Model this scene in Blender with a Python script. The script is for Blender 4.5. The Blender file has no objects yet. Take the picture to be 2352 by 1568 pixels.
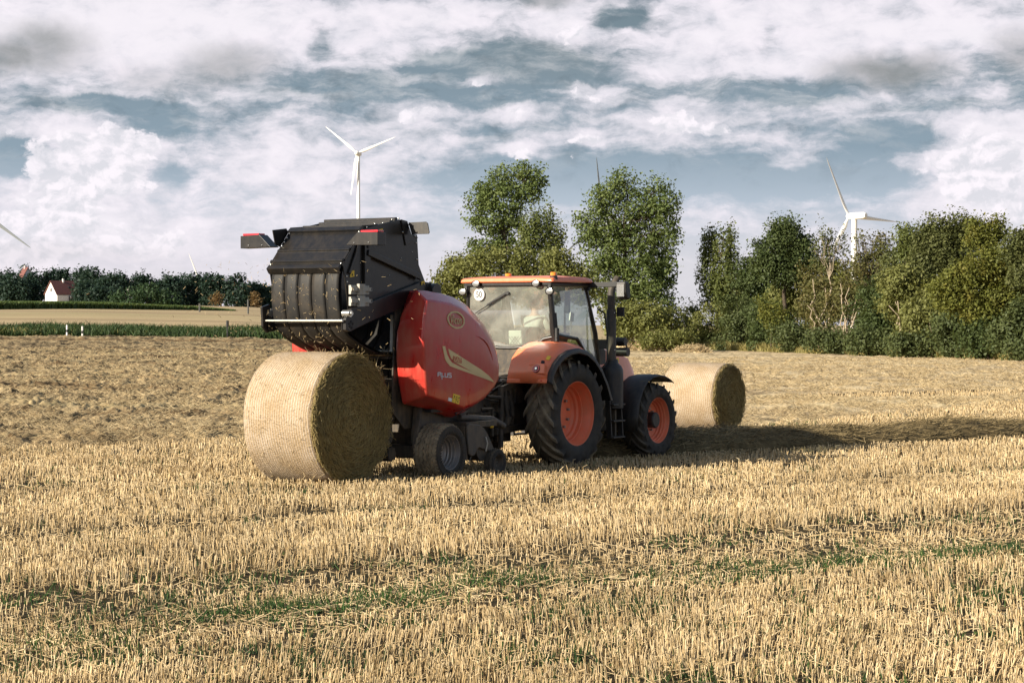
import bpy, bmesh, math, random
import numpy as np
from mathutils import Vector, Matrix
R = math.radians
S = bpy.context.scene
COL = S.collection

# ------------------------------------------------------------------ camera
F, CX, CY, YH, CH = 5000.0, 1176.0, 784.0, 745.0, 2.36      # photo measured on a 2352-wide grid
PITCH = math.atan((CY - YH) / F)
cd = bpy.data.cameras.new('camera'); cam = bpy.data.objects.new('camera', cd); COL.objects.link(cam)
cam.location = (0, 0, CH); cam.rotation_euler = (R(90) - PITCH, 0, 0)
cd.sensor_width = 36; cd.lens = 36 * F / 2352; cd.clip_start = 0.1; cd.clip_end = 9000
S.camera = cam
# ------------------------------------------------------------------ exposure
S.view_settings.view_transform = 'Standard'; S.view_settings.look = 'None'
S.view_settings.exposure = 0.90; S.view_settings.gamma = 1; S.view_settings.use_curve_mapping = False
try:
    S.cycles.max_bounces = 6; S.cycles.diffuse_bounces = 3; S.cycles.glossy_bounces = 3
    S.cycles.transparent_max_bounces = 12; S.cycles.transmission_bounces = 4; S.cycles.volume_bounces = 0
    S.cycles.sample_clamp_indirect = 4
except Exception: pass
# ------------------------------------------------------------------ sun
SUN = Vector((-0.832, -0.555, 0)).normalized(); EL = R(23)
SUN = Vector((SUN.x * math.cos(EL), SUN.y * math.cos(EL), math.sin(EL)))
sl = bpy.data.lights.new('sun', 'SUN'); sun = bpy.data.objects.new('sun', sl); COL.objects.link(sun)
sl.energy = 5.0; sl.angle = R(0.5); sl.color = (1.0, 0.90, 0.74)
sun.rotation_euler = SUN.to_track_quat('Z', 'Y').to_euler(); sun.location = (-60, -30, 60)

# ------------------------------------------------------------------ node helper
class NT:
    def __init__(s, nt): s.nt = nt; s.L = nt.links
    def n(s, t, **k):
        o = s.nt.nodes.new(t)
        for a, b in k.items(): setattr(o, a, b)
        return o
    def put(s, sock, v):
        if v is None: return
        if isinstance(v, bpy.types.NodeSocket): s.L.new(v, sock)
        else:
            try: sock.default_value = v
            except Exception:
                sock.default_value = (v[0], v[1], v[2], 1) if hasattr(v, '__len__') else (v, v, v)
    def m(s, op, a, b=None, c=None, clamp=False):
        o = s.n('ShaderNodeMath', operation=op, use_clamp=clamp)
        s.put(o.inputs[0], a)
        if b is not None: s.put(o.inputs[1], b)
        if c is not None: s.put(o.inputs[2], c)
        return o.outputs[0]
    def v(s, op, a, b=None):
        o = s.n('ShaderNodeVectorMath', operation=op); s.put(o.inputs[0], a)
        if b is not None:
            if op == 'SCALE': s.put(o.inputs[3], b)
            else: s.put(o.inputs[1], b)
        return o.outputs[1] if op in ('LENGTH', 'DOT_PRODUCT', 'DISTANCE') else o.outputs[0]
    def xyz(s, x, y, z=0.0):
        o = s.n('ShaderNodeCombineXYZ'); s.put(o.inputs[0], x); s.put(o.inputs[1], y); s.put(o.inputs[2], z); return o.outputs[0]
    def sep(s, v):
        o = s.n('ShaderNodeSeparateXYZ'); s.put(o.inputs[0], v); return o.outputs
    def noise(s, vec, scale, detail=4, rough=.5, dist=0.0, col=False):
        o = s.n('ShaderNodeTexNoise'); s.put(o.inputs['Vector'], vec); o.inputs['Scale'].default_value = scale
        o.inputs['Detail'].default_value = detail; o.inputs['Roughness'].default_value = rough
        o.inputs['Distortion'].default_value = dist
        return o.outputs['Color' if col else 'Fac']
    def mr(s, v, a, b, c=0.0, d=1.0, smooth=False):
        o = s.n('ShaderNodeMapRange', interpolation_type='SMOOTHSTEP' if smooth else 'LINEAR')
        for i, q in enumerate((v, a, b, c, d)): s.put(o.inputs[i], q)
        return o.outputs[0]
    def mix(s, f, a, b, blend='MIX'):
        o = s.n('ShaderNodeMix', data_type='RGBA', blend_type=blend)
        s.put(o.inputs[0], f); s.put(o.inputs[6], col4(a)); s.put(o.inputs[7], col4(b)); return o.outputs[2]
    def ramp(s, f, pts):
        o = s.n('ShaderNodeValToRGB'); cr = o.color_ramp
        while len(cr.elements) < len(pts): cr.elements.new(0.5)
        for e, (p, c) in zip(cr.elements, pts): e.position = p; e.color = col4(c)
        s.put(o.inputs[0], f); return o.outputs[0]
def col4(c):
    if isinstance(c, bpy.types.NodeSocket): return c
    if isinstance(c, (int, float)): return (c, c, c, 1)
    return (c[0], c[1], c[2], 1)

# ------------------------------------------------------------------ world: nishita sky with a cloud deck fixed in direction space
W = bpy.data.worlds.new('World'); S.world = W; W.use_nodes = True
W.node_tree.nodes.clear(); k = NT(W.node_tree)
try: W.cycles.sampling_method = 'MANUAL'; W.cycles.sample_map_resolution = 256
except Exception: pass
sky = k.n('ShaderNodeTexSky', sky_type='NISHITA', sun_disc=False)
sky.sun_elevation = EL; sky.sun_rotation = math.atan2(SUN.x, SUN.y) % (2 * math.pi); sky.air_density = 1.2; sky.dust_density = 1.5
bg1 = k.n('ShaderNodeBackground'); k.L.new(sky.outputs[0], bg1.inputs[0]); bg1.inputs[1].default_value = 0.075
tc = k.n('ShaderNodeTexCoord'); X, Y, Z = k.sep(tc.outputs['Generated'])
U = k.m('MULTIPLY', k.m('ARCTAN2', X, Y), 5000.0); V = k.m('MULTIPLY', k.m('ARCSINE', Z), 5000.0)
P0 = k.xyz(U, V)
wv = k.v('SUBTRACT', k.noise(P0, 1 / 150, 5, .62, col=True), (.5, .5, .5))
PW = k.v('ADD', P0, k.v('MULTIPLY', wv, (110, 70, 0)))
CLOUD = [(200,380,200,150,.40),(60,560,280,130,.34),(420,540,240,90,.22),(300,80,560,120,.46),(950,255,120,42,.24),(1175,345,90,26,.26),
 (1540,275,95,62,.34),(1180,262,75,25,.26),(1110,192,60,17,.34),(2230,395,170,150,.55),(1760,90,380,130,.42),(1300,70,120,60,.38),
 (1345,225,110,36,.26),(1350,312,100,26,.26),(700,400,330,150,.20),(1830,372,130,30,.22),(2250,70,230,90,.3),(900,60,300,70,.25),(2150,130,120,70,.2),
 (45,375,110,46,-.62),(220,250,160,26,-.36),(400,285,130,42,-.22),(390,392,60,30,-.25),(1250,140,240,62,-.30),(820,200,190,38,-.26),(1420,50,90,30,-.42),
 (1120,225,330,36,-.22),(1840,222,120,40,-.32),(1600,200,170,30,-.22),(2080,320,160,42,-.3),(2200,258,170,24,-.28),(1290,415,300,60,-.42),(1650,410,330,62,-.36),
 (1980,410,260,30,-.28),(735,100,32,60,-.22),(1765,95,28,60,-.2),(1000,150,90,40,-.2),(2340,230,60,30,-.2)]
GREY = [(125,125,125,62,.85),(15,150,70,44,.7),(535,148,120,50,.66),(400,188,150,42,.34),(2035,178,165,48,.95),(2325,140,80,62,.6),(1250,4,90,22,.6),(120,590,300,30,.2),(1240,150,200,60,.25)]
def blobs(vec, lst):
    tot = None
    for (x, y, rx, ry, a) in lst:
        d = k.v('LENGTH', k.v('MULTIPLY', k.v('SUBTRACT', vec, (x - CX, YH - y, 0)), (1 / rx, 1 / ry, 0)))
        f = k.mr(d, 0.15, 1.35, a * (1.3 if a < 0 else 1), 0.0, True)
        tot = f if tot is None else k.m('ADD', tot, f)
    return tot
n1 = k.noise(k.v('MULTIPLY', PW, (1 / 330, 1 / 105, 1)), 1.0, 9, .62)
n2 = k.noise(k.v('MULTIPLY', P0, (1 / 85, 1 / 52, 1)), 1.0, 6, .6, 0.4)
bias = blobs(PW, CLOUD)
c = k.m('ADD', k.m('ADD', k.m('MULTIPLY', n1, 1.1), k.m('MULTIPLY', n2, .35)), bias)
streak = k.noise(k.v('MULTIPLY', PW, (1 / 190, 1 / 46, 1)), 1.0, 8, .64, .2)
n3 = k.noise(k.v('MULTIPLY', PW, (1 / 34, 1 / 24, 1)), 1.0, 5, .6)
c = k.m('ADD', k.m('ADD', c, k.m('MULTIPLY', k.m('SUBTRACT', streak, .5), .7)), k.m('MULTIPLY', k.m('SUBTRACT', n3, .5), .22))
mask = k.mr(c, .50, 1.0, 0, 1, True)
skyc = k.ramp(k.mr(V, 0, 1000), [(0.0, (.66, .64, .67)), (.14, (.62, .62, .67)), (.28, (.42, .49, .57)), (.40, (.25, .33, .40)), (.7, (.17, .23, .27)), (1, (.15, .21, .27))])
skyc = k.mix(k.m('MULTIPLY', k.mr(streak, .42, .68, 0, .75, True), k.mr(V, 330, 480)), skyc, (.52, .54, .57))
skyc = k.mix(k.m('MULTIPLY', k.mr(n2, .5, .3, 0, .5, True), k.mr(V, 300, 450)), skyc, (.13, .18, .22))
cwhite = k.mix(k.mr(n2, .3, .75), (.62, .62, .68), (.88, .82, .88))
cwhite = k.mix(k.mr(c, .9, 1.25, 0, .85, True), cwhite, (.84, .80, .85))
body = k.mix(mask, skyc, cwhite)
CUM = [(210,395,165,115,.50),(90,560,220,100,.46),(360,560,130,60,.3),(300,335,110,50,.26),(2240,400,145,112,.52),(2310,520,120,60,.34),(950,262,85,28,.32),(1540,285,72,48,.38),(1180,352,66,20,.34),
 (1350,318,78,20,.32),(1110,195,52,13,.36),(1190,262,56,20,.32),(1340,225,76,24,.30),(1300,80,66,36,.32),(1640,300,66,22,.27),(15,320,46,22,.32),(1300,362,30,10,.2)]
nb = k.noise(k.v('MULTIPLY', PW, (1 / 62, 1 / 48, 1)), 1.0, 9, .58)
nb2 = k.noise(k.v('MULTIPLY', k.v('ADD', PW, (-16, 15, 0)), (1 / 62, 1 / 48, 1)), 1.0, 5, .58)
cum = k.mr(k.m('ADD', nb, blobs(PW, CUM)), .70, .83, 0, 1, True)
lit = k.mr(k.m('SUBTRACT', nb, nb2), -.10, .10)
body = k.mix(k.m('MULTIPLY', cum, .92), body, k.mix(lit, (.66, .66, .71), (.90, .85, .90)))
gm = k.m('MULTIPLY', blobs(PW, GREY), k.mr(n1, .25, .7, .45, 1.1))
body = k.mix(k.m('MINIMUM', gm, .88), body, (.21, .23, .23))
lowm = k.mr(V, 20, 260, .75, 0, True)
body = k.mix(lowm, body, k.mix(k.mr(U, -1100, 500), (.76, .70, .76), (.62, .61, .64)))
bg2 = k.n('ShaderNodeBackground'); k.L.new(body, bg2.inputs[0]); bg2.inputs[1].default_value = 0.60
ms = k.n('ShaderNodeMixShader'); k.L.new(k.mr(V, 850, 1700, 1, .08, True), ms.inputs[0])  # unseen sky overhead: cloud deck faded out there to weaken the ambient fill
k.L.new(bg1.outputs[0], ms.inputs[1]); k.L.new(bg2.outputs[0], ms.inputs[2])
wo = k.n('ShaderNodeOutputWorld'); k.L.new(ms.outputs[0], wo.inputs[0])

# ------------------------------------------------------------------ helpers: points, objects
def wpt(x, y, D):
    """Point at distance D along the view axis seen at photo pixel (x, y)."""
    c_, s_ = math.cos(PITCH), math.sin(PITCH)
    dx, dz = (x - CX) / F, -(y - CY) / F
    r = Vector((dx, c_ + dz * s_, -s_ + dz * c_)); t = D / r.y
    return Vector((r.x * t, D, CH + r.z * t))
def tag(o, label=None, cat=None, group=None, kind=None):
    for a, b in (('label', label), ('category', cat), ('group', group), ('kind', kind)):
        if b: o[a] = b
    return o
def empty(name, loc=(0, 0, 0), rz=0, parent=None):
    o = bpy.data.objects.new(name, None); COL.objects.link(o); o.location = loc; o.rotation_euler = (0, 0, rz)
    o.empty_display_size = .3
    if parent: o.parent = parent
    return o
def link(me, name, mat, parent=None, smooth=None, bevel=0, loc=None, seg=2):
    o = bpy.data.objects.new(name, me); COL.objects.link(o)
    if mat and not me.materials: me.materials.append(mat)
    if parent: o.parent = parent
    if loc is not None: o.location = loc
    if smooth is not None and len(me.polygons):
        me.polygons.foreach_set('use_smooth', [True] * len(me.polygons))
        try: me.set_sharp_from_angle(angle=R(smooth))
        except Exception: pass
    if bevel:
        b = o.modifiers.new('bevel', 'BEVEL'); b.width = bevel; b.segments = seg; b.limit_method = 'ANGLE'; b.angle_limit = R(28)
        b.harden_normals = False
    return o
class MB:
    def __init__(s): s.v = []; s.f = []
    def add(s, vs, fs):
        n = len(s.v); s.v += [tuple(p) for p in vs]; s.f += [tuple(i + n for i in f) for f in fs]; return s
    def box(s, lo, hi):
        x0, y0, z0 = lo; x1, y1, z1 = hi
        return s.add([(x0,y0,z0),(x1,y0,z0),(x1,y1,z0),(x0,y1,z0),(x0,y0,z1),(x1,y0,z1),(x1,y1,z1),(x0,y1,z1)],
                     [(0,3,2,1),(4,5,6,7),(0,1,5,4),(1,2,6,5),(2,3,7,6),(3,0,4,7)])
    def bar(s, a, b, w, h, up=(0, 0, 1)):
        """Box from a to b, w wide across, h along up."""
        a = Vector(a); b = Vector(b); d = (b - a).normalized(); up = Vector(up)
        sd = d.cross(up)
        if sd.length < 1e-4: sd = d.cross(Vector((0, 1, 0)))
        sd.normalize(); u = sd.cross(d).normalized()
        vs = []
        for p in (a, b):
            for i, j in ((-1, -1), (1, -1), (1, 1), (-1, 1)): vs.append(p + sd * (w / 2 * i) + u * (h / 2 * j))
        return s.add(vs, [(0,1,2,3),(7,6,5,4),(0,4,5,1),(1,5,6,2),(2,6,7,3),(3,7,4,0)])
    def prism(s, poly, plane, a, b):
        """poly: 2-D points; plane 'xz' (extruded along y a..b), 'yz' (along x), 'xy' (along z)."""
        mk = {'xz': lambda p, t: (p[0], t, p[1]), 'yz': lambda p, t: (t, p[0], p[1]), 'xy': lambda p, t: (p[0], p[1], t)}[plane]
        n = len(poly); vs = [mk(p, a) for p in poly] + [mk(p, b) for p in poly]
        fs = [tuple(range(n)), tuple(range(2 * n - 1, n - 1, -1))] + [(i, i + n, (i + 1) % n + n, (i + 1) % n) for i in range(n)]
        return s.add(vs, fs)
    def tube(s, path, r, n=8, cap=True):
        path = [Vector(p) for p in path]; rs = r if hasattr(r, '__len__') else [r] * len(path)
        vs = []; pu = None
        for i, p in enumerate(path):
            d = (path[min(i + 1, len(path) - 1)] - path[max(i - 1, 0)]).normalized()
            if pu is None:
                pu = d.cross(Vector((0, 0, 1)))
                if pu.length < .05: pu = d.cross(Vector((0, 1, 0)))
            pu = (pu - d * pu.dot(d)).normalized(); w = d.cross(pu)
            for j in range(n):
                t = 2 * math.pi * j / n; vs.append(p + (pu * math.cos(t) + w * math.sin(t)) * rs[i])
        fs = [(i * n + j, i * n + (j + 1) % n, (i + 1) * n + (j + 1) % n, (i + 1) * n + j) for i in range(len(path) - 1) for j in range(n)]
        if cap: fs += [tuple(range(n - 1, -1, -1)), tuple((len(path) - 1) * n + j for j in range(n))]
        return s.add(vs, fs)
    def lathe(s, prof, c, n=48, axis='y', close=False):
        """prof: (radius, offset along the axis)."""
        vs = []
        for (r, t) in prof:
            for j in range(n):
                a = 2 * math.pi * j / n; u, w = r * math.cos(a), r * math.sin(a)
                vs.append((c[0] + u, c[1] + t, c[2] + w) if axis == 'y' else (c[0] + u, c[1] + w, c[2] + t) if axis == 'z' else (c[0] + t, c[1] + u, c[2] + w))
        m = len(prof)
        fs = [(i * n + j, i * n + (j + 1) % n, ((i + 1) % m) * n + (j + 1) % n, ((i + 1) % m) * n + j) for i in range(m if close else m - 1) for j in range(n)]
        return s.add(vs, fs)
    def ball(s, c, r, n=10, sc=(1, 1, 1)):
        vs = [(c[0], c[1], c[2] + r * sc[2])]
        for i in range(1, n // 2):
            t = math.pi * i / (n // 2)
            for j in range(n):
                a = 2 * math.pi * j / n
                vs.append((c[0] + r * sc[0] * math.sin(t) * math.cos(a), c[1] + r * sc[1] * math.sin(t) * math.sin(a), c[2] + r * sc[2] * math.cos(t)))
        vs.append((c[0], c[1], c[2] - r * sc[2])); m = n // 2 - 1
        fs = [(0, 1 + j, 1 + (j + 1) % n) for j in range(n)] + [(1 + i * n + j, 1 + (i + 1) * n + j, 1 + (i + 1) * n + (j + 1) % n, 1 + i * n + (j + 1) % n) for i in range(m - 1) for j in range(n)]
        fs += [(len(vs) - 1, 1 + (m - 1) * n + (j + 1) % n, 1 + (m - 1) * n + j) for j in range(n)]
        return s.add(vs, fs)
    def build(s, name, mat, parent=None, smooth=None, bevel=0, loc=None, seg=2):
        me = bpy.data.meshes.new(name); me.from_pydata(s.v, [], s.f); me.update()
        bm = bmesh.new(); bm.from_mesh(me); bmesh.ops.recalc_face_normals(bm, faces=bm.faces[:]); bm.to_mesh(me); bm.free()
        return link(me, name, mat, parent, smooth, bevel, loc, seg)
def np_mesh(name, v, faces, mat, parent=None, smooth=False):
    """v (N,3), faces (M,k) arrays."""
    me = bpy.data.meshes.new(name); me.vertices.add(len(v)); me.vertices.foreach_set('co', np.asarray(v, np.float32).ravel())
    M, kk = faces.shape; me.loops.add(M * kk); me.loops.foreach_set('vertex_index', faces.astype(np.int32).ravel())
    me.polygons.add(M); me.polygons.foreach_set('loop_start', np.arange(0, M * kk, kk, dtype=np.int32))
    try: me.polygons.foreach_set('loop_total', np.full(M, kk, np.int32))
    except Exception: pass
    if smooth: me.polygons.foreach_set('use_smooth', np.ones(M, bool))
    me.update(calc_edges=True); me.validate()
    if mat: me.materials.append(mat)
    o = bpy.data.objects.new(name, me); COL.objects.link(o)
    if parent: o.parent = parent
    return o
def vnoise(x, y, seed=0):
    xi = np.floor(x).astype(np.int64); yi = np.floor(y).astype(np.int64); fx = x - xi; fy = y - yi
    def h(a, b):
        n = (a * 374761393 + b * 668265263 + seed * 974711) & 0xffffffff
        n = ((n ^ (n >> 13)) * 1274126177) & 0xffffffff
        return ((n ^ (n >> 16)) & 0xffff) / 65535.0
    fx = fx * fx * (3 - 2 * fx); fy = fy * fy * (3 - 2 * fy)
    return (h(xi, yi) * (1 - fx) + h(xi + 1, yi) * fx) * (1 - fy) + (h(xi, yi + 1) * (1 - fx) + h(xi + 1, yi + 1) * fx) * fy
def fbm(x, y, o=4, seed=0):
    t = 0; a = 1; n = 0
    for i in range(o): t = t + a * vnoise(x * 2 ** i, y * 2 ** i, seed + i * 17); n += a; a *= .55
    return t / n

# ------------------------------------------------------------------ materials
MATS = {}
def principled(name, base, rough=.6, metal=0.0, spec=.5, coat=0.0):
    m = bpy.data.materials.new(name); m.use_nodes = True; MATS[name] = m
    q = NT(m.node_tree); p = m.node_tree.nodes['Principled BSDF']
    p.inputs['Base Color'].default_value = col4(base); p.inputs['Roughness'].default_value = rough
    p.inputs['Metallic'].default_value = metal
    try: p.inputs['Specular IOR Level'].default_value = spec
    except Exception: pass
    if coat: p.inputs['Coat Weight'].default_value = coat; p.inputs['Coat Roughness'].default_value = .12
    return m, q, p
def bump(q, p, h, strength=.3, dist=.01):
    b = q.n('ShaderNodeBump'); b.inputs['Strength'].default_value = strength; b.inputs['Distance'].default_value = dist
    q.L.new(h, b.inputs['Height']); q.L.new(b.outputs[0], p.inputs['Normal']); return b
DUST = (.42, .31, .18)
def paint(name, base, rough=.35, dust=.25, metal=0.0, coat=0.0, dustc=DUST, scale=3.0, spec=.5):
    """Farm machine paint: mottled dust film, streaks and specks."""
    m, q, p = principled(name, base, rough, metal, spec, coat)
    tc = q.n('ShaderNodeTexCoord'); o = tc.outputs['Object']
    a = q.noise(o, scale, 7, .65); b = q.noise(q.v('MULTIPLY', o, (2.2, 2.2, .5)), scale * 2.2, 5, .6); c_ = q.noise(o, 55, 2, .5)
    f = q.m('MULTIPLY', q.mr(q.m('MULTIPLY', a, b), .14, .42, 0, 1), dust * 2)
    sp = q.m('MULTIPLY', q.mr(c_, .66, .72), dust)
    f = q.m('MINIMUM', q.m('ADD', f, sp), .9)
    base2 = q.mix(q.mr(a, .3, .7), base, [x * .86 for x in base])
    q.L.new(q.mix(f, base2, dustc), p.inputs['Base Color'])
    q.L.new(q.mr(f, 0, .6, rough, min(.95, rough + .4)), p.inputs['Roughness'])
    bump(q, p, q.noise(o, 9, 2, .4), .04, .02)
    return m
M_red = paint('red_paint', (.50, .012, .012), .26, .14, coat=.5, scale=1.6)
M_orange = paint('orange_paint', (.95, .215, .085), .32, .12, coat=.3)
M_rim = paint('orange_rim_paint', (.88, .19, .085), .38, .14)
M_black = paint('black_metal', (.009, .009, .010), .30, .02, spec=.5)
M_plastic = paint('black_plastic', (.011, .012, .014), .48, .05)
M_dark = paint('dark_frame', (.018, .017, .016), .6, .14)
M_grey = paint('grey_steel', (.30, .30, .31), .42, .2, metal=.6)
M_galv = paint('galvanised', (.36, .37, .35), .42, .22, metal=.5)
M_steel = paint('bright_steel', (.72, .70, .64), .25, .05, metal=.9)
M_shield = paint('grey_plastic_shield', (.035, .034, .034), .55, .12)
M_cream = paint('cream_decal', (.72, .56, .28), .45, .06)
M_yellow = paint('yellow_label', (.85, .56, .03), .5, .06)
M_white = paint('white_paint', (.78, .77, .75), .5, .05)
M_silver = paint('silver_lettering', (.70, .72, .75), .35, .03)
M_redtext = paint('red_lettering', (.45, .03, .02), .5, 0)
M_ink = principled('black_ink', (.012, .012, .012), .6)[0]
M_redlens = principled('red_lens', (.65, .03, .04), .15, coat=.6)[0]
M_amber = principled('amber_lens', (.85, .25, .03), .2, coat=.5)[0]
M_lens = principled('clear_lamp', (.62, .62, .60), .18, metal=.8)[0]
M_skin = principled('skin', (.52, .30, .21), .55)[0]
M_hair = principled('hair', (.06, .04, .025), .7)[0]
M_cloth = principled('pale_checked_shirt', (.55, .60, .56), .85)[0]
M_jeans = principled('dark_trousers', (.04, .05, .08), .9)[0]
M_seat = principled('seat_fabric', (.035, .036, .036), .9)[0]
M_paper = principled('pale_bag', (.62, .68, .60), .7)[0]
def rubber(name, rad, dirt):
    m, q, p = principled(name, (.018, .018, .019), .75, spec=.3)
    tc = q.n('ShaderNodeTexCoord'); o = tc.outputs['Object']; x, y, z = q.sep(o)
    r = q.m('SQRT', q.m('ADD', q.m('MULTIPLY', x, x), q.m('MULTIPLY', z, z)))
    t = q.mr(r, rad * .93, rad * .985, .10, dirt, True)
    n = q.noise(o, 5, 6, .65)
    f = q.m('MULTIPLY', t, q.mr(n, .3, .62, .25, 1.1), clamp=True)
    q.L.new(q.mix(f, (.018, .018, .019), (.30, .24, .155)), p.inputs['Base Color'])
    bump(q, p, q.noise(o, 40, 3, .6), .25, .01)
    return m
M_rub_rear = rubber('rear_tyre_rubber', .87, .85)
M_rub_front = rubber('front_tyre_rubber', .65, .3)
M_rub_baler = rubber('baler_tyre_rubber', .42, .85)
M_rub_small = rubber('gauge_tyre_rubber', .21, .3)
def belts():
    m, q, p = principled('rubber_belt', (.022, .019, .016), .62, spec=.35)
    o = q.n('ShaderNodeTexCoord').outputs['Object']
    a = q.noise(o, 4, 6, .6); sp = q.noise(o, 34, 3, .55)
    f = q.m('ADD', q.mr(a, .45, .8, .0, .22), q.mr(sp, .70, .76, 0, .35))
    q.L.new(q.mix(f, (.013, .012, .011), (.16, .115, .065)), p.inputs['Base Color']); bump(q, p, q.noise(o, 120, 2), .15, .004)
    return m
M_belt = belts()
def glass(name, tint, refl=.09):
    m = bpy.data.materials.new(name); m.use_nodes = True; m.node_tree.nodes.clear(); q = NT(m.node_tree)
    t = q.n('ShaderNodeBsdfTransparent'); t.inputs[0].default_value = col4(tint)
    g = q.n('ShaderNodeBsdfGlossy'); g.inputs['Roughness'].default_value = .03; g.inputs[0].default_value = (1, 1, 1, 1)
    d = q.n('ShaderNodeBsdfDiffuse'); d.inputs[0].default_value = (.72, .72, .62, 1)
    o = q.n('ShaderNodeTexCoord').outputs['Object']
    fr = q.n('ShaderNodeFresnel'); fr.inputs[0].default_value = 1.5
    mx = q.n('ShaderNodeMixShader'); q.L.new(q.m('ADD', fr.outputs[0], refl, clamp=True), mx.inputs[0])
    q.L.new(t.outputs[0], mx.inputs[1]); q.L.new(g.outputs[0], mx.inputs[2])
    m2 = q.n('ShaderNodeMixShader'); q.L.new(q.mr(q.noise(o, 3, 5, .6), .35, .8, .12, .30), m2.inputs[0])
    q.L.new(mx.outputs[0], m2.inputs[1]); q.L.new(d.outputs[0], m2.inputs[2])
    out = q.n('ShaderNodeOutputMaterial'); q.L.new(m2.outputs[0], out.inputs[0]); return m
M_glass = glass('cab_glass', (.74, .80, .74), .16)
def straw(name, c1, c2, c3, rough=.7, trans=.25):
    """Per-piece colour: every straw is its own island."""
    m, q, p = principled(name, c1, rough, spec=.3)
    rnd = q.n('ShaderNodeNewGeometry').outputs['Random Per Island']
    pos = q.n('ShaderNodeNewGeometry').outputs['Position']
    big = q.noise(pos, .45, 4, .6)
    c_ = q.ramp(rnd, [(0, c3), (.22, c1), (.65, c2), (1, c1)])
    c_ = q.mix(q.mr(big, .35, .7), c_, q.mix(.55, c_, c3))
    q.L.new(c_, p.inputs['Base Color'])
    if trans:
        tr = q.n('ShaderNodeBsdfTranslucent'); q.L.new(c_, tr.inputs[0]); mx = q.n('ShaderNodeMixShader'); mx.inputs[0].default_value = trans
        q.L.new(p.outputs[0], mx.inputs[1]); q.L.new(tr.outputs[0], mx.inputs[2]); q.L.new(mx.outputs[0], m.node_tree.nodes['Material Output'].inputs[0])
    return m
M_straw = straw('straw_stubble', (.64, .465, .235), (.86, .695, .44), (.21, .14, .06), trans=.12)
M_litter = straw('straw_litter', (.52, .38, .19), (.76, .60, .36), (.16, .11, .05), trans=.1)
M_hayloose = straw('loose_hay', (.52, .39, .21), (.74, .60, .36), (.12, .085, .042), trans=.1)
M_chip = straw('bale_end_straw', (.36, .27, .105), (.52, .40, .17), (.12, .10, .042), trans=.05)
M_weed = straw('green_weed', (.045, .105, .025), (.10, .18, .04), (.018, .05, .02), trans=.25)
def leafmat(name, c1, c2, trans=.3, yellow=None):
    m, q, p = principled(name, c1, .6, spec=.25)
    g = q.n('ShaderNodeNewGeometry'); rnd = g.outputs['Random Per Island']
    n = q.noise(q.n('ShaderNodeTexCoord').outputs['Object'], .55, 3, .6)
    c_ = q.mix(q.m('ADD', q.m('MULTIPLY', rnd, .6), q.mr(n, .3, .7, 0, .5), clamp=True), c1, c2)
    if yellow: c_ = q.mix(q.mr(q.noise(q.n('ShaderNodeTexCoord').outputs['Object'], .9, 4, .6), .52, .66, 0, .8), c_, yellow)
    q.L.new(c_, p.inputs['Base Color'])
    tr = q.n('ShaderNodeBsdfTranslucent'); q.L.new(q.mix(.5, c_, (c2[0] * 1.6, c2[1] * 1.5, c2[2] * .8)), tr.inputs[0])
    mx = q.n('ShaderNodeMixShader'); mx.inputs[0].default_value = trans
    q.L.new(p.outputs[0], mx.inputs[1]); q.L.new(tr.outputs[0], mx.inputs[2]); q.L.new(mx.outputs[0], m.node_tree.nodes['Material Output'].inputs[0])
    return m
L_poplar = leafmat('poplar_leaves', (0.077, 0.116, 0.033), (0.154, 0.189, 0.062))
L_birch = leafmat('birch_leaves', (0.077, 0.106, 0.029), (0.147, 0.165, 0.050))
L_oak = leafmat('oak_leaves', (0.041, 0.064, 0.022), (0.084, 0.109, 0.035))
L_bush = leafmat('bush_leaves', (0.054, 0.076, 0.029), (0.105, 0.125, 0.044))
L_hedge = leafmat('hedge_leaves', (0.115, 0.132, 0.037), (0.192, 0.195, 0.062))
L_willow = leafmat('willow_leaves', (0.067, 0.083, 0.026), (0.115, 0.124, 0.042))
L_yellow = leafmat('yellowing_leaves', (.085, .105, .022), (.155, .160, .034), yellow=(.18, .16, .034))
L_sparse = leafmat('sparse_autumn_leaves', (.080, .088, .026), (.130, .122, .042), yellow=(.15, .115, .042))
L_far = leafmat('far_wood_leaves', (.016, .036, .028), (.030, .056, .036))
L_farl = leafmat('far_bush_leaves', (.024, .052, .022), (.045, .078, .030))
L_russet = leafmat('russet_leaves', (.13, .09, .035), (.18, .11, .045))
L_maize = leafmat('maize_leaves', (.025, .070, .020), (.11, .14, .04))
L_grass = leafmat('verge_grass', (.014, .036, .010), (.046, .074, .020), trans=.12)
L_dry = leafmat('dry_grass', (.20, .19, .07), (.33, .28, .11))
def bark(name, a, b):
    m, q, p = principled(name, a, .85, spec=.2)
    o = q.n('ShaderNodeTexCoord').outputs['Object']; n = q.noise(q.v('MULTIPLY', o, (3, 3, .8)), 4, 5, .6)
    q.L.new(q.mix(q.mr(n, .35, .65), a, b), p.inputs['Base Color']); bump(q, p, n, .5, .05); return m
B_dark = bark('dark_bark', (.045, .034, .024), (.09, .07, .05))
B_pale = bark('pale_bark', (.30, .24, .165), (.42, .35, .26))

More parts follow.
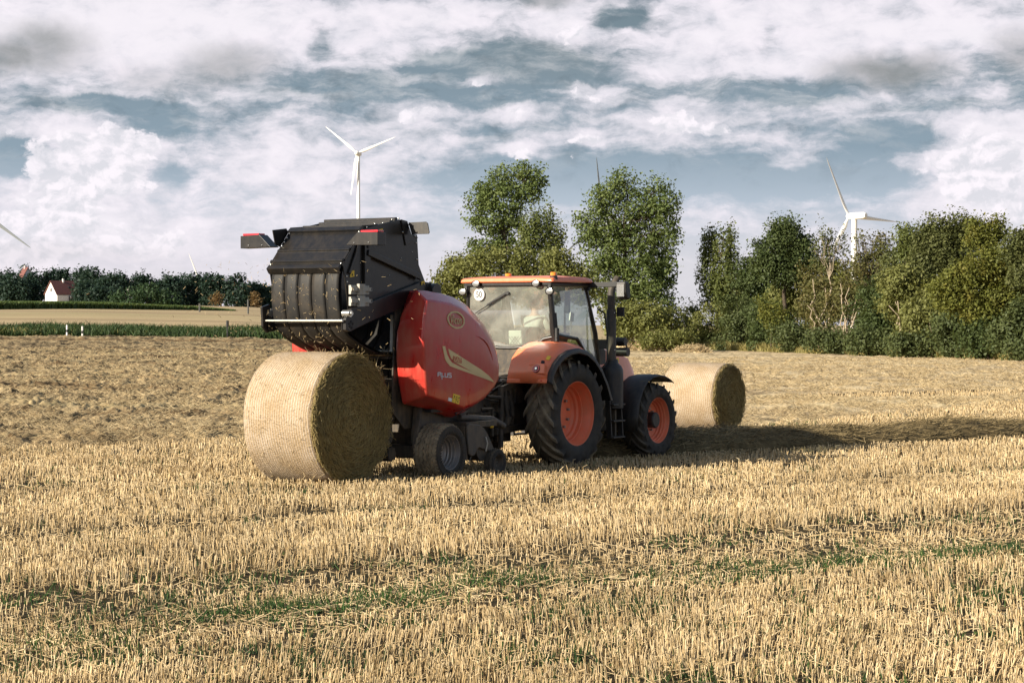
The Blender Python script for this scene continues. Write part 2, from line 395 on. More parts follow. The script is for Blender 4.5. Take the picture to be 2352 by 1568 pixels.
# ================================================================== the land
_ZL = ([-50, 60, 120, 217, 350, 520, 700, 960, 1100, 3000, 6000], [0, 0, .3, 1.3, 3.2, 5.9, 8.0, 11.8, 13, 15, 15])
def terrain(x, y):
    x = np.asarray(x, float); y = np.asarray(y, float)
    az = x / np.maximum(y, 1.0)
    w = np.interp(az, [-.30, -.20, -.12, -.04, .02], [1, 1, .86, .2, 0])
    return np.interp(y, *_ZL) * w * (y > 0)
DB = ([-40, -16, -9.6, -5.4, 5.3, 15.4, 40], [30, 36, 40.7, 44, 49.2, 65.6, 104])   # near edge of the spread hay
def hay_edge(x): return np.interp(x, *DB)
def bare_strip(x, y): return (x > 8.5) & (np.abs(y - (71.5 + (x - 12) * .45)) < np.interp(x, [8.5, 13, 30], [.2, 2.2, 3.2]))   # a stripe already raked clean
def tree_line(x): return np.interp(x, [-10, 5, 16.4, 33.4, 60], [225, 220, 208, 143, 90])
rng = np.random.default_rng(7)

def ground_material():
    m, q, p = principled('field_soil', (.2, .14, .08), .95, spec=.1)
    pos = q.n('ShaderNodeNewGeometry').outputs['Position']; x, y, z = q.sep(pos)
    fine = q.noise(pos, 9, 6, .7); mid = q.noise(pos, 1.3, 5, .6); big = q.noise(q.v('MULTIPLY', pos, (.6, 1.6, 1)), .09, 5, .6)
    near = q.mix(q.mr(fine, .40, .68), (.016, .013, .008), (.11, .078, .040))
    near = q.mix(q.mr(mid, .45, .75, 0, .7), near, (.020, .028, .011))
    # far fields: pale stubble with brown and green bands that follow the slope
    band = q.noise(q.v('MULTIPLY', pos, (.006, .045, 0)), 1.0, 4, .6)
    far = q.mix(q.mr(big, .35, .65), (.36, .27, .155), (.47, .36, .21))
    far = q.mix(q.mr(band, .50, .58, 0, .75), far, (.25, .19, .11))
    far = q.mix(q.mr(band, .43, .36, 0, .5), far, (.22, .23, .10))
    far = q.mix(q.mr(q.noise(q.v('MULTIPLY', pos, (.002, .11, 0)), 1.0, 2, .5), .60, .64, 0, .6), far, (.52, .44, .26))
    far = q.mix(q.mr(fine, .4, .7, 0, .3), far, (.24, .17, .09))
    q.L.new(q.mix(q.mr(y, 120, 215, 0, 1, True), near, far), p.inputs['Base Color'])
    bump(q, p, q.noise(pos, 14, 5, .7), .6, .03)
    return m
rad = np.concatenate([[0.01], np.geomspace(4, 6000, 130)]); ang = np.linspace(0, 2 * np.pi, 480, endpoint=False)
RR, AA = np.meshgrid(rad, ang, indexing='ij'); gx = RR * np.sin(AA); gy = RR * np.cos(AA)
gz = terrain(gx, gy); na = len(ang)
gv = np.stack([gx, gy, gz], -1).reshape(-1, 3)
ii, jj = np.meshgrid(np.arange(len(rad) - 1), np.arange(na), indexing='ij'); j2 = (jj + 1) % na
gf = np.stack([ii * na + jj, ii * na + j2, (ii + 1) * na + j2, (ii + 1) * na + jj], -1).reshape(-1, 4)[:, ::-1]
tag(np_mesh('ground', gv, gf, ground_material(), smooth=True), kind='structure')

def straws(name, base, dirs, L, w, mat, taper=.8, parent=None):
    """Three-sided stems: base (N,3), unit dirs (N,3)."""
    N = len(base); a = np.cross(dirs, np.array([.31, .77, .55])); a /= np.linalg.norm(a, axis=1, keepdims=True); b = np.cross(dirs, a)
    t = rng.uniform(0, 2 * np.pi, N); vs = np.empty((N, 6, 3)); tip = base + dirs * L[:, None]
    for i in range(3):
        c_, s_ = np.cos(t + i * 2.094)[:, None], np.sin(t + i * 2.094)[:, None]; o = (a * c_ + b * s_) * (w / 2)[:, None]
        vs[:, i] = base + o; vs[:, 3 + i] = tip + o * taper
    k0 = (np.arange(N) * 6)[:, None]
    fs = np.concatenate([k0 + np.array([[0, 1, 4, 3]]), k0 + np.array([[1, 2, 5, 4]]), k0 + np.array([[2, 0, 3, 5]])], 0)
    return np_mesh(name, vs.reshape(-1, 3), fs, mat, parent)
def lean(N, sig):
    d = np.stack([rng.normal(0, sig, N), rng.normal(0, sig, N), np.ones(N)], -1); return d / np.linalg.norm(d, axis=1, keepdims=True)
def sample_D(N, d0, d1, p):
    """Distances with density ~ D^p in the view wedge."""
    u = rng.uniform(0, 1, N); e = p + 1
    return (u * (d1 ** e - d0 ** e) + d0 ** e) ** (1 / e) if abs(e) > 1e-6 else d0 * (d1 / d0) ** u
ROW = np.array([math.sin(R(49)), math.cos(R(49))]); PER = np.array([-ROW[1], ROW[0]])

# ---- standing stubble: taller and shorter lanes left by the mower, in drilled rows
def lanes(q, s):
    qq = q + 1.1 * (vnoise(s * .05, s * 0 + 2, 41) - .5) + .5 * (vnoise(s * .35, s * 0 + 5, 43) - .5)
    h = np.interp(qq, [8, 11.0, 12.4, 12.9, 13.5, 14.1, 15.8, 16.7, 17.0, 18.2, 20.6, 20.9, 21.5, 21.8, 26.9, 27.2, 27.9, 28.2, 36], [1.0, 1.12, 1.15, .9, .72, .55, .70, .68, 1.38, 1.2, 1.12, .62, .68, 1.18, 1.05, .65, .7, 1.05, 1.0])
    return h
N = 300000
D = sample_D(N, 12.2, 84, -.15); Xs = rng.uniform(-1, 1, N) * (.262 * D + .8)
s_ = Xs * ROW[0] + D * ROW[1]; q_ = Xs * PER[0] + D * PER[1]
q_ = np.round(q_ / .14) * .14 + rng.normal(0, .03, N)
Xs = s_ * ROW[0] + q_ * PER[0]; D = s_ * ROW[1] + q_ * PER[1]
hl = lanes(q_, s_); patch = fbm(s_ * 1.3 + 9, q_ * 2.1, 3, 3); flat = np.clip((.66 - hl) * 2.2, 0, .6)
keep = ((D < hay_edge(Xs) + rng.normal(.2, .35, N)) | bare_strip(Xs, D)) & (D > 11.5)
keep &= rng.uniform(0, 1, N) < np.clip(.22 + 2.5 * (patch - .32), .05, 1) * np.clip(.45 + .5 * hl, .3, 1) * np.interp(q_ + 1.1 * (vnoise(s_ * .05, s_ * 0 + 2, 41) - .5) + .5 * (vnoise(s_ * .35, s_ * 0 + 5, 43) - .5), [15.3, 15.9, 16.8, 17.05], [1, .38, .38, 1])
Xs, D, patch, flat, q_, s_, hl = [a[keep] for a in (Xs, D, patch, flat, q_, s_, hl)]; N = len(D)
L = rng.uniform(.075, .14, N) * hl * (.70 + .65 * fbm(s_ * .9, q_ * 1.4, 3, 11))
dirs = lean(N, .12); dirs[:, :2] += rng.normal(0, .6, (N, 2)) * flat[:, None] + (np.stack([fbm(s_ * .8, q_ * .8, 2, 71), fbm(s_ * .8, q_ * .8, 2, 72)], -1) - .5) * .5; dirs /= np.linalg.norm(dirs, axis=1, keepdims=True)
tag(straws('stubble', np.stack([Xs, D, np.full(N, -.01)], -1), dirs, L, .0085 * (D / 14) ** .62 * rng.uniform(.6, 1.35, N), M_straw), kind='stuff')
nbk = rng.random(N) < .13; tipb = np.stack([Xs, D, np.full(N, -.01)], -1)[nbk] + dirs[nbk] * L[nbk][:, None]; M = len(tipb)
a = rng.uniform(0, 2 * np.pi, M); db = np.stack([np.cos(a), np.sin(a), rng.normal(-.25, .5, M)], -1); db /= np.linalg.norm(db, axis=1, keepdims=True)
tag(straws('bent_straw', tipb, db, rng.uniform(.03, .11, M), .0075 * (D[nbk] / 14) ** .62 * rng.uniform(.6, 1.2, M), M_straw), kind='stuff')
# ---- cut straw lying between the rows
N = 90000
D = sample_D(N, 12, 66, -.3); Xs = rng.uniform(-1, 1, N) * (.262 * D + .8); ok = (D < hay_edge(Xs)) & (rng.uniform(0, 1, N) < np.where(lanes(Xs * PER[0] + D * PER[1], Xs * ROW[0] + D * ROW[1]) < .64, .7, .36)); Xs, D = Xs[ok], D[ok]; N = len(D)
a = rng.uniform(0, 2 * np.pi, N); dirs = np.stack([np.cos(a), np.sin(a), rng.normal(.12, .16, N)], -1); dirs /= np.linalg.norm(dirs, axis=1, keepdims=True)
tag(straws('straw_litter', np.stack([Xs, D, rng.uniform(.004, .05, N)], -1), dirs, rng.uniform(.06, .24, N), .0075 * (D / 14) ** .6 * rng.uniform(.6, 1.2, N), M_litter), kind='stuff')
# ---- weeds in the wheel tracks
pts = []
for (x, y, sx, n) in [(3.08,21.2,.75,420),(-2.04,17.75,.5,420),(-1.1,18.4,.45,380),(0,19.8,.4,260),(-3.13,16.04,.4,240),(.61,17.5,.35,170),(.9,17.7,.5,200),(5.05,22.4,.5,260),
                      (2.0,19.9,.5,150),(-2.7,15.0,.5,160),(.3,15.2,.4,150),(2.4,16.6,.4,130),(4.0,18.8,.6,160),(-1.5,14.4,.3,120),(1.2,14.3,.5,130),(4.6,22.0,.5,260),(-4.5,31,.6,90),(-3.2,30,.4,60),(3.3,34,.7,80),(9.3,55,.8,90),(6.4,50.5,.9,120),(-6.5,36,.7,90)]:
    o = rng.normal(0, 1, (n, 2)); pts.append(np.array([x, y]) + o[:, :1] * sx * ROW + o[:, 1:] * .26 * PER)
N0 = 22000; D = sample_D(N0, 12.3, 40, -.5); Xs = rng.uniform(-1, 1, N0) * .26 * D
sq = Xs * ROW[0] + D * ROW[1]; qq = Xs * PER[0] + D * PER[1]; ok = fbm(sq * .9, qq * 2.0, 3, 91) > np.where(qq < 17, .55, .68); pts.append(np.stack([Xs, D], -1)[ok])
pts = np.concatenate(pts); N = len(pts)
pts = pts[pts[:, 1] < hay_edge(pts[:, 0])]; N = len(pts)
tag(straws('field_weeds', np.concatenate([pts, np.zeros((N, 1))], 1), lean(N, .55), rng.uniform(.05, .16, N), .009 * (pts[:, 1] / 14) ** .6 * rng.uniform(.7, 1.5, N), M_weed, .25), kind='stuff')

# ---- hay spread out to dry
def hay_height(x, y):
    e = np.clip((y - hay_edge(x) + .7 * (fbm(x * .8, y * .8, 3, 21) - .5)) / .9, 0, 1); far = np.clip((tree_line(x) - 2 - y) / 6, 0, 1)
    t = fbm(x * .70, y * .26, 4, 31); r2 = fbm(x * 2.2 + 7, y * .85, 3, 47)
    left = np.clip(.75 - x * .03, .45, 1.15)
    r3 = fbm(x * 5.5 + 3, y * 2.6, 3, 57)
    h = .02 + left * (.15 * np.clip(t - .46, 0, 1) * 2 + .20 * np.clip(r2 - .42, 0, 1) + .26 * np.clip(r3 - .42, 0, 1))
    return h * e * far
def hay_material():
    m, q, p = principled('spread_hay', (.4, .3, .15), .95, spec=.1)
    pos = q.n('ShaderNodeNewGeometry').outputs['Position']; x, y, z = q.sep(pos)
    n1 = q.noise(q.v('MULTIPLY', pos, (1, .30, 1)), 1.1, 7, .7); n2 = q.noise(q.v('MULTIPLY', pos, (5.0, 1.6, 4)), 1.2, 5, .7); st = q.noise(q.v('MULTIPLY', pos, (.03, .35, 0)), 1.0, 4, .6)
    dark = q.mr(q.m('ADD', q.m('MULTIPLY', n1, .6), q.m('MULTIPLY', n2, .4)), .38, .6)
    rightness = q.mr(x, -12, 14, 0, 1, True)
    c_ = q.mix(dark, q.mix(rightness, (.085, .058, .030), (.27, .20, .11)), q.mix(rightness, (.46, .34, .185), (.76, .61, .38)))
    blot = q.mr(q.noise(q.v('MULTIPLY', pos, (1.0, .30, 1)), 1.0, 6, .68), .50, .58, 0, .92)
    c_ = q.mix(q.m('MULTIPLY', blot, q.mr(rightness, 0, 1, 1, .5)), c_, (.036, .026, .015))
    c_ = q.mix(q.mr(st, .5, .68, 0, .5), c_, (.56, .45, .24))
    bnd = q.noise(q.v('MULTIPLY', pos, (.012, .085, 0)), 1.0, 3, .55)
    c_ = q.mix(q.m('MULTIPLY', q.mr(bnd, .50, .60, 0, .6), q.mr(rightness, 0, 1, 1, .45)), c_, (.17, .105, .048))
    q.L.new(c_, p.inputs['Base Color']); bump(q, p, q.noise(pos, 7, 6, .7), .8, .08); return m
nr, nc = 760, 760
Dg = np.geomspace(30, 222, nr)[:, None] + np.zeros((1, nc)); Xg = np.linspace(-.30, .30, nc)[None] * Dg
inside = ~bare_strip(Xg, Dg) & (Dg > hay_edge(Xg) - .3) & (Dg < tree_line(Xg) - 1)
hh = hay_height(Xg, Dg); zz = terrain(Xg, Dg) + np.where(inside, hh + .006, -.05)
hv = np.stack([Xg, Dg, zz], -1).reshape(-1, 3)
ii, jj = np.meshgrid(np.arange(nr - 1), np.arange(nc - 1), indexing='ij'); k0 = ii * nc + jj
fi = np.stack([k0, k0 + 1, k0 + nc + 1, k0 + nc], -1).reshape(-1, 4); fi = fi[inside.reshape(-1)[fi].all(1)]
used = np.unique(fi); remap = np.zeros(len(hv), int); remap[used] = np.arange(len(used))
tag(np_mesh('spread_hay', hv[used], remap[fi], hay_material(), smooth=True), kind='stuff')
N = 420000
D = sample_D(N, 33, 150, -.9); Xs = rng.uniform(-1, 1, N) * .27 * D
ok = ~bare_strip(Xs, D) & (D > hay_edge(Xs) - .2) & (rng.uniform(0, 1, N) < np.clip(.05 + 3.2 * (fbm(Xs * 1.0, D * .33, 4, 61) - .36), 0, 1)); Xs, D = Xs[ok], D[ok]; N = len(D)
a = rng.uniform(0, 2 * np.pi, N); dirs = np.stack([np.cos(a), np.sin(a), rng.normal(.18, .3, N)], -1); dirs /= np.linalg.norm(dirs, axis=1, keepdims=True)
tag(straws('loose_hay_stems', np.stack([Xs, D, terrain(Xs, D) + hay_height(Xs, D) + rng.uniform(0, .03, N)], -1), dirs, rng.uniform(.08, .26, N), .0085 * (D / 40) ** .8 * rng.uniform(.6, 1.3, N), M_hayloose), kind='stuff')

M_row = paint('windrow_hay', (.07, .055, .028), .95, .3, dustc=(.30, .22, .11), scale=2.5, spec=.1)
M_rowstraw = straw('windrow_straw', (.22, .165, .075), (.42, .32, .165), (.065, .05, .024), trans=.05)
# ---- the windrow in front of the tractor
def windrow():
    root = empty('hay_windrow', (1.2, 38.8, 0))
    tag(root, 'long dark windrow of raked hay running from the front tractor wheel to the right', 'windrow')
    cl = np.array([(1.2, 38.8), (2.9, 39.95), (6.7, 42.75), (10.2, 44.9), (16, 48.3), (26, 54)]); seg = np.r_[0, np.cumsum(np.hypot(*np.diff(cl, axis=0).T))]
    n, mm = 420, 26; s = np.linspace(0, seg[-1], n); cxy = np.stack([np.interp(s, seg, cl[:, 0]), np.interp(s, seg, cl[:, 1])], -1)
    cxy += (vnoise(s * .5, s * 0, 3)[:, None] - .5) * .25
    t = np.gradient(cxy, axis=0); t /= np.linalg.norm(t, axis=1, keepdims=True); pn = np.stack([-t[:, 1], t[:, 0]], -1)
    u = np.linspace(-1, 1, mm); wdt = .60 + .22 * fbm(s * .6, s * 0 + 4, 3, 9)
    P = cxy[:, None] + pn[:, None] * (u[None, :, None] * wdt[:, None, None])
    H = (np.clip(1 - u ** 2, 0, 1) ** .6)[None] * (.25 + .22 * fbm(s * .55, s * 0, 3, 5))[:, None] +   .12 * (fbm(P[..., 0] * 2.4, P[..., 1] * 2.4, 4, 8) - .42) * (1 - u ** 4)[None]
    v = np.concatenate([P - np.array([1.2, 38.8]), np.maximum(H, -.02)[..., None]], -1).reshape(-1, 3)
    ii, jj = np.meshgrid(np.arange(n - 1), np.arange(mm - 1), indexing='ij'); k0 = ii * mm + jj
    np_mesh('hay_mound', v, np.stack([k0, k0 + mm, k0 + mm + 1, k0 + 1], -1).reshape(-1, 4), M_row, root, True)
    M = 26000; a = rng.integers(0, n, M); b = rng.integers(0, mm, M); bp = np.concatenate([P[a, b] - np.array([1.2, 38.8]), np.maximum(H[a, b], 0)[:, None]], -1) + rng.normal(0, .03, (M, 3))
    d = np.concatenate([t[a] * rng.normal(.9, .5, (M, 1)) + pn[a] * rng.normal(0, .7, (M, 1)), rng.normal(.05, .26, (M, 1))], 1); d /= np.linalg.norm(d, axis=1, keepdims=True)
    o = straws('loose_stems', bp, d, rng.uniform(.08, .24, M), rng.uniform(.007, .014, M), M_rowstraw, parent=root); o['kind'] = 'stuff'
windrow()

# ---- hay heaps at the far edge of the field
def heap(px, py, D, w, h, label):
    p = wpt(px, py, D); x = np.linspace(-1, 1, 22); A, B = np.meshgrid(x, x, indexing='ij'); r = np.hypot(A, B)
    z = np.clip(1 - r ** 2.6, 0, 1) ** .5 * h * (.35 + 1.2 * fbm(A * 2.6 + px, B * 2.6 + py, 4, 77)); v = np.stack([A * w, B * w * .7, z - .03], -1).reshape(-1, 3)
    ii, jj = np.meshgrid(np.arange(21), np.arange(21), indexing='ij'); k0 = ii * 22 + jj
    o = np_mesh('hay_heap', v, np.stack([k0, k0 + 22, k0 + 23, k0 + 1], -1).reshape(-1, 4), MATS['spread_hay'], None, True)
    o.location = (p.x, p.y, float(terrain(p.x, p.y)))
    M = 1500; i_ = rng.integers(0, len(v), M); d = rng.normal(0, 1, (M, 3)); d[:, 2] = np.abs(d[:, 2]) * .5; d /= np.linalg.norm(d, axis=1, keepdims=True)
    st = straws('heap_straw', v[i_] + rng.normal(0, .06, (M, 3)), d, rng.uniform(.15, .5, M), rng.uniform(.025, .05, M), M_hayloose, parent=o); st['kind'] = 'stuff'
    tag(o, label, 'hay heap', 'hay heaps along the far edge of the field')
heap(1448, 799, 196, 1.9, .9, 'low ragged hay heap just right of the tractor exhaust and lamps')
heap(1476, 800, 192, 1.3, .7, 'flat hay heap left of the tallest rounded heap')
heap(1527, 802, 188, 1.5, 1.35, 'tallest rounded hay heap at the edge of the shrubs')
heap(1560, 806, 184, 1.3, .65, 'small hay heap just right of the tallest rounded heap')
heap(1590, 808, 178, 1.4, .5, 'lowest hay heap, nearest the right-hand hedge')

# ================================================================== plants
def leaves(name, c, nrm, size, mat, parent, aspect=.62):
    N = len(c); nrm = nrm / np.linalg.norm(nrm, axis=1, keepdims=True)
    a = np.cross(nrm, rng.normal(0, 1, (N, 3))); a /= np.linalg.norm(a, axis=1, keepdims=True); b = np.cross(nrm, a)
    L = (size * rng.uniform(.45, 1.5, N))[:, None]
    v = np.stack([c - a * L * .5, c + b * L * aspect * .5 + nrm * L * .08, c + a * L * .5, c - b * L * aspect * .5 + nrm * L * .08], 1).reshape(-1, 3)
    return np_mesh(name, v, (np.arange(N) * 4)[:, None] + np.arange(4)[None], mat, parent)
def crown_points(lobes, ncl, per, sig, droop=0.0, shell=.45):
    vol = np.array([l[3] * l[5] for l in lobes]); cnt = np.maximum(1, (ncl * vol / vol.sum()).astype(int)); out = []; nn = []
    for (cx, cy, cz, rx, ry, rz), n in zip(lobes, cnt):
        d = rng.normal(0, 1, (n, 3)); d /= np.linalg.norm(d, axis=1, keepdims=True); rr = rng.uniform(shell ** 2, 1.12, (n, 1)) ** .5
        cc = np.array([cx, cy, cz]) + d * rr * np.array([rx, ry, rz])
        sg = sig * rng.uniform(.6, 1.4, (n, 1))
        o = np.clip(rng.normal(0, 1, (n, per, 3)), -1.75, 1.75) * sg[:, None] * np.array([1, 1, .8 + droop]);
        if droop: o[..., 2] -= np.abs(rng.normal(0, droop, (n, per))) * sg; o[..., :2] *= .55
        out.append((cc[:, None] + o).reshape(-1, 3)); nn.append((np.repeat(d[:, None], per, 1) * .7 + rng.normal(0, .6, (n, per, 3)) + np.array([0, 0, .35])).reshape(-1, 3))
    return np.concatenate(out), np.concatenate(nn)
def limb(mb, a, b, r0, r1, wob=.12, n=5, k_=5):
    a = np.array(a, float); b = np.array(b, float); L = np.linalg.norm(b - a); pts = []
    for i in range(n + 1):
        t = i / n; p = a + (b - a) * t; p[2] += L * .10 * math.sin(math.pi * t)
        if 0 < i < n: p = p + rng.normal(0, wob * L / n, 3)
        pts.append(tuple(p))
    mb.tube(pts, [r0 + (r1 - r0) * i / n for i in range(n + 1)], k_)
    return pts
def plant(name, label, cat, bx, by, D, lobes, leaf, wood, group=None, ncl=300, per=18, sig=.35, size=.28, r=.2, droop=0.0, depth=.8, shell=.45, twigs=0, trunk_top=.8, fork=None, bare=0, trunk_name='trunk', crown_name='crown'):
    """A tree or shrub at distance D whose lobes (x, y, rx, ry in photo pixels) become ellipsoids of foliage round real limbs."""
    base = wpt(bx, by, D); gz_ = float(terrain(base.x, base.y)); s = D / F
    root = empty(name, (base.x, base.y, gz_ - .05)); tag(root, label, cat, group); off = base.z - gz_
    lb = []
    for i, (x, y, rx, ry) in enumerate(lobes):
        rr = min(rx, ry) * .5 + max(rx, ry) * .5
        lb.append(((x - bx) * s, rng.uniform(-.5, .5) * rr * s * depth, (by - y) * s + off, rx * s, rr * s * depth, ry * s))
    c, nrm = crown_points(lb, ncl * .5, int(per * 3), sig * 1.12, droop, shell); ok = c[:, 2] > .05; leaves(crown_name, c[ok], nrm[ok], size * .82, leaf, root)
    w = MB(); top = max(l[2] for l in lb) * trunk_top
    hub = min(lb, key=lambda l: abs(l[0]) + .3 * abs(l[2] - top))
    tp = limb(w, (0, 0, -.2), (hub[0] * .8, 0, top), r, r * .25, .10, 8, 7)
    for l in lb:
        t = min(.85, max(.12, (l[2] - .5 * abs(l[0]) - l[5] * .6) / max(top, .1))); a = tp[max(0, min(7, int(t * 8)))]
        e = limb(w, a, (l[0], l[1], l[2]), r * .45 * (1 - .5 * t), r * .10, .16, 5, 5)
        for _ in range(3 + twigs):
            d = rng.normal(0, 1, 3); d /= np.linalg.norm(d); d[2] = abs(d[2]) * .8
            limb(w, e[rng.integers(2, 5)], (l[0] + d[0] * l[3] * .95, l[1] + d[1] * l[4] * .95, l[2] + d[2] * l[5] * .95), r * .14, r * .03, .15, 4, 4)
    for _ in range(bare):
        l = lb[rng.integers(len(lb))]; x0 = l[0] + rng.uniform(-1, 1) * l[3]
        limb(w, (x0 * .8, l[1], l[2] * .6), (x0 + rng.normal(0, .5), l[1], l[2] + l[5] * rng.uniform(1.0, 1.45)), .035, .012, .12, 5, 4)
    for (fx, fy) in (fork or []):                                         # pale stems that show in front of the foliage
        limb(w, (rng.normal(0, .25), -.9, -.2), ((fx - bx) * s, -1.2, (by - fy) * s + off), .085, .03, .22, 7, 5)
    w.build(trunk_name, wood, root, smooth=60)
    return root
def Z3(x, y): return ((1700 + x / 1.96) / 1.74149, (600 + y / 1.96) / 1.74149)
def Z4(x, y): return ((2700 + x / 1.845) / 1.74149, (600 + y / 1.845) / 1.74149)
def Z5(x, y): return ((3200 + x / 2.412) / 1.74149, (800 + y / 2.412) / 1.74149)
def lz(Z, sc, L): return [(*Z(x, y), rx / sc / 1.74149, ry / sc / 1.74149) for (x, y, rx, ry) in L]

G2 = 'tall trees behind the tractor'
plant('poplar_tree', 'tall airy poplar with leaning open crown, behind the tractor cab on the left', 'tree', 1172, 800, 205, lz(Z3, 1.96, [(810,190,110,95),(620,215,95,95),(520,290,120,90),(430,420,95,95),(640,400,140,130),(800,330,100,80),(890,280,60,60),(560,560,120,110),(430,560,80,70),(690,560,80,90),(480,740,150,60),(620,740,120,100)]), L_poplar, B_dark, G2, ncl=430, per=20, sig=.36, size=.32, r=.3)
plant('weeping_birch', 'drooping birch leaning against the right side of the left-hand poplar', 'tree', 1225, 800, 200, lz(Z3, 1.96, [(900,530,90,60),(980,500,45,40),(860,620,110,90),(1000,640,80,70),(1060,690,45,60),(930,760,130,80),(800,720,80,80)]), L_birch, B_dark, G2, ncl=230, per=20, sig=.38, size=.28, r=.2, droop=1.0)
plant('poplar_tree', 'broad dense poplar, tallest crown to the right of the cab', 'tree', 1435, 800, 200, lz(Z3, 1.96, [(1560,240,100,85),(1450,340,110,80),(1360,410,90,85),(1830,310,75,80),(1930,400,50,75),(1650,430,180,120),(1840,480,110,110),(1250,560,75,65),(1400,570,150,110),(1650,640,220,140),(1880,640,110,110),(1330,720,140,100),(1560,830,230,140),(1820,820,140,130),(1380,920,170,120),(1700,1010,220,150),(1890,990,85,110),(1500,1150,200,130),(1780,1200,200,130)]), L_poplar, B_dark, G2, ncl=1050, per=20, sig=.40, size=.32, r=.36)
GU = 'shrubs at the foot of the tall trees'
plant('hedge_shrub', 'rounded olive shrub at the far left of the thicket behind the cab', 'shrub', 1060, 800, 196, lz(Z3, 1.96, [(180,1040,120,80),(260,930,130,100),(110,1120,70,60),(330,1120,160,120)]), L_hedge, B_dark, GU, ncl=330, per=20, sig=.36, size=.3, r=.12)
plant('hedge_shrub', 'wide olive shrub under the leaning poplar, right above the cab roof', 'shrub', 1160, 800, 192, lz(Z3, 1.96, [(430,890,170,100),(640,860,170,100),(820,900,170,110),(600,1050,240,140),(860,1080,170,140)]), L_hedge, B_dark, GU, ncl=500, per=20, sig=.36, size=.3, r=.12)
plant('hedge_shrub', 'olive shrub filling the gap between the two poplars', 'shrub', 1290, 800, 190, lz(Z3, 1.96, [(1030,880,120,90),(1130,980,120,110),(1000,1080,150,130),(1240,1080,120,130)]), L_hedge, B_dark, GU, ncl=330, per=20, sig=.36, size=.3, r=.12)
plant('hedge_shrub', 'low shaded shrub under the broad poplar behind the exhaust', 'shrub', 1440, 802, 186, lz(Z3, 1.96, [(1560,1300,170,110),(1750,1310,170,100),(1900,1330,110,80),(1640,1400,200,80)]), L_hedge, B_dark, GU, ncl=360, per=20, sig=.34, size=.28, r=.1)
plant('hedge_shrub', 'soft low shrub beyond the hay heaps', 'shrub', 1535, 803, 183, lz(Z3, 1.96, [(1880,1470,120,50),(2000,1480,100,45),(1760,1490,80,40)]), L_hedge, B_dark, GU, ncl=160, per=20, sig=.3, size=.24, r=.06)
def tl(px): return 11800 / (55 + 28 * (px - 1560) / 792)          # the hedge runs towards us on the right
GT = 'trees of the right-hand hedge'
plant('birch_tree', 'birch with two rounded tops standing alone at the left end of the hedge', 'tree', 1655, 802, tl(1655), lz(Z4, 1.845, [(250,640,60,55),(400,630,60,55),(320,690,130,75),(270,790,80,80),(400,790,80,80),(240,920,90,80),(370,930,110,90),(300,1050,110,90)]), L_birch, B_pale, GT, ncl=330, per=20, sig=.34, size=.27, r=.16, droop=1.1)
plant('oak_tree', 'dense dark green oak with a rounded top, darkest crown of the hedge', 'tree', 1805, 806, tl(1805), lz(Z4, 1.845, [(800,560,110,70),(760,650,140,70),(880,660,120,80),(660,720,80,50),(950,720,70,60),(720,800,140,80),(900,800,130,80),(620,860,80,60),(800,900,190,80),(1040,860,80,70)]), L_oak, B_dark, GT, ncl=560, per=22, sig=.36, size=.27, r=.26)
plant('young_oak', 'small dark oak tucked between the birch and the rounded oak', 'tree', 1735, 804, tl(1735) + 3, lz(Z4, 1.845, [(540,840,60,55),(600,900,80,70),(520,960,90,80),(640,1000,100,80)]), L_oak, B_dark, GT, ncl=200, per=20, sig=.34, size=.26, r=.12)
plant('slender_birch', 'thin half-bare birch in front of the turbine blade', 'tree', 1905, 809, tl(1905) + 4, lz(Z4, 1.845, [(1080,620,45,40),(1140,650,50,55),(1230,690,45,50),(1060,740,40,60),(1150,760,60,60)]), L_willow, B_pale, GT, ncl=70, per=15, sig=.32, size=.25, r=.13, droop=1.2, twigs=4)
plant('sparse_tree', 'sparse twiggy tree thinning out round the turbine tower', 'tree', 2010, 812, tl(2010) + 5, lz(Z4, 1.845, [(1380,660,50,50),(1460,700,70,60),(1560,680,70,60),(1400,770,70,60),(1520,790,90,60),(1330,860,90,60),(1450,900,130,60)]), L_sparse, B_dark, GT, ncl=130, per=14, sig=.34, size=.24, r=.13, twigs=7, bare=26)
plant('ash_tree', 'narrow green tree at the left edge of the grey-green willow', 'tree', 2080, 815, tl(2080) + 2, lz(Z5, 2.412, [(1030,300,50,50),(1050,380,70,70),(1000,470,50,70),(1090,520,70,90)]), L_birch, B_dark, GT, ncl=150, per=20, sig=.3, size=.24, r=.14)
plant('willow_tree', 'broad grey-green willow, widest crown of the hedge', 'tree', 2170, 818, tl(2170) + 4, lz(Z5, 2.412, [(1320,300,140,80),(1500,260,130,75),(1200,400,120,100),(1400,420,190,110),(1600,370,120,110),(1280,560,190,110),(1500,570,190,110),(1180,700,140,110)]), L_willow, B_dark, GT, ncl=700, per=24, sig=.36, size=.25, r=.24, droop=.5)
plant('twiggy_ash', 'tall tree with reaching bare twigs above the yellowing maple', 'tree', 2262, 822, tl(2262) + 4, lz(Z5, 2.412, [(1690,220,70,60),(1780,290,80,70),(1700,360,90,80),(1900,230,45,70),(1930,330,70,60),(1830,420,110,80)]), L_yellow, B_dark, GT, ncl=190, per=16, sig=.32, size=.24, r=.16, twigs=5, bare=20)
plant('field_maple', 'spreading yellow-green maple, brightest foliage near the right end of the hedge', 'tree', 2275, 826, tl(2275) - 3, lz(Z5, 2.412, [(1900,560,190,70),(1700,640,180,70),(2060,660,130,90),(1560,740,180,60),(1850,760,240,90),(1420,830,170,70),(1650,900,220,80),(1960,900,190,100),(1500,980,190,80),(1750,1060,220,80),(2050,1040,120,110),(1900,1150,150,70)]), L_yellow, B_dark, GT, ncl=950, per=20, sig=.32, size=.25, r=.2, depth=.7)
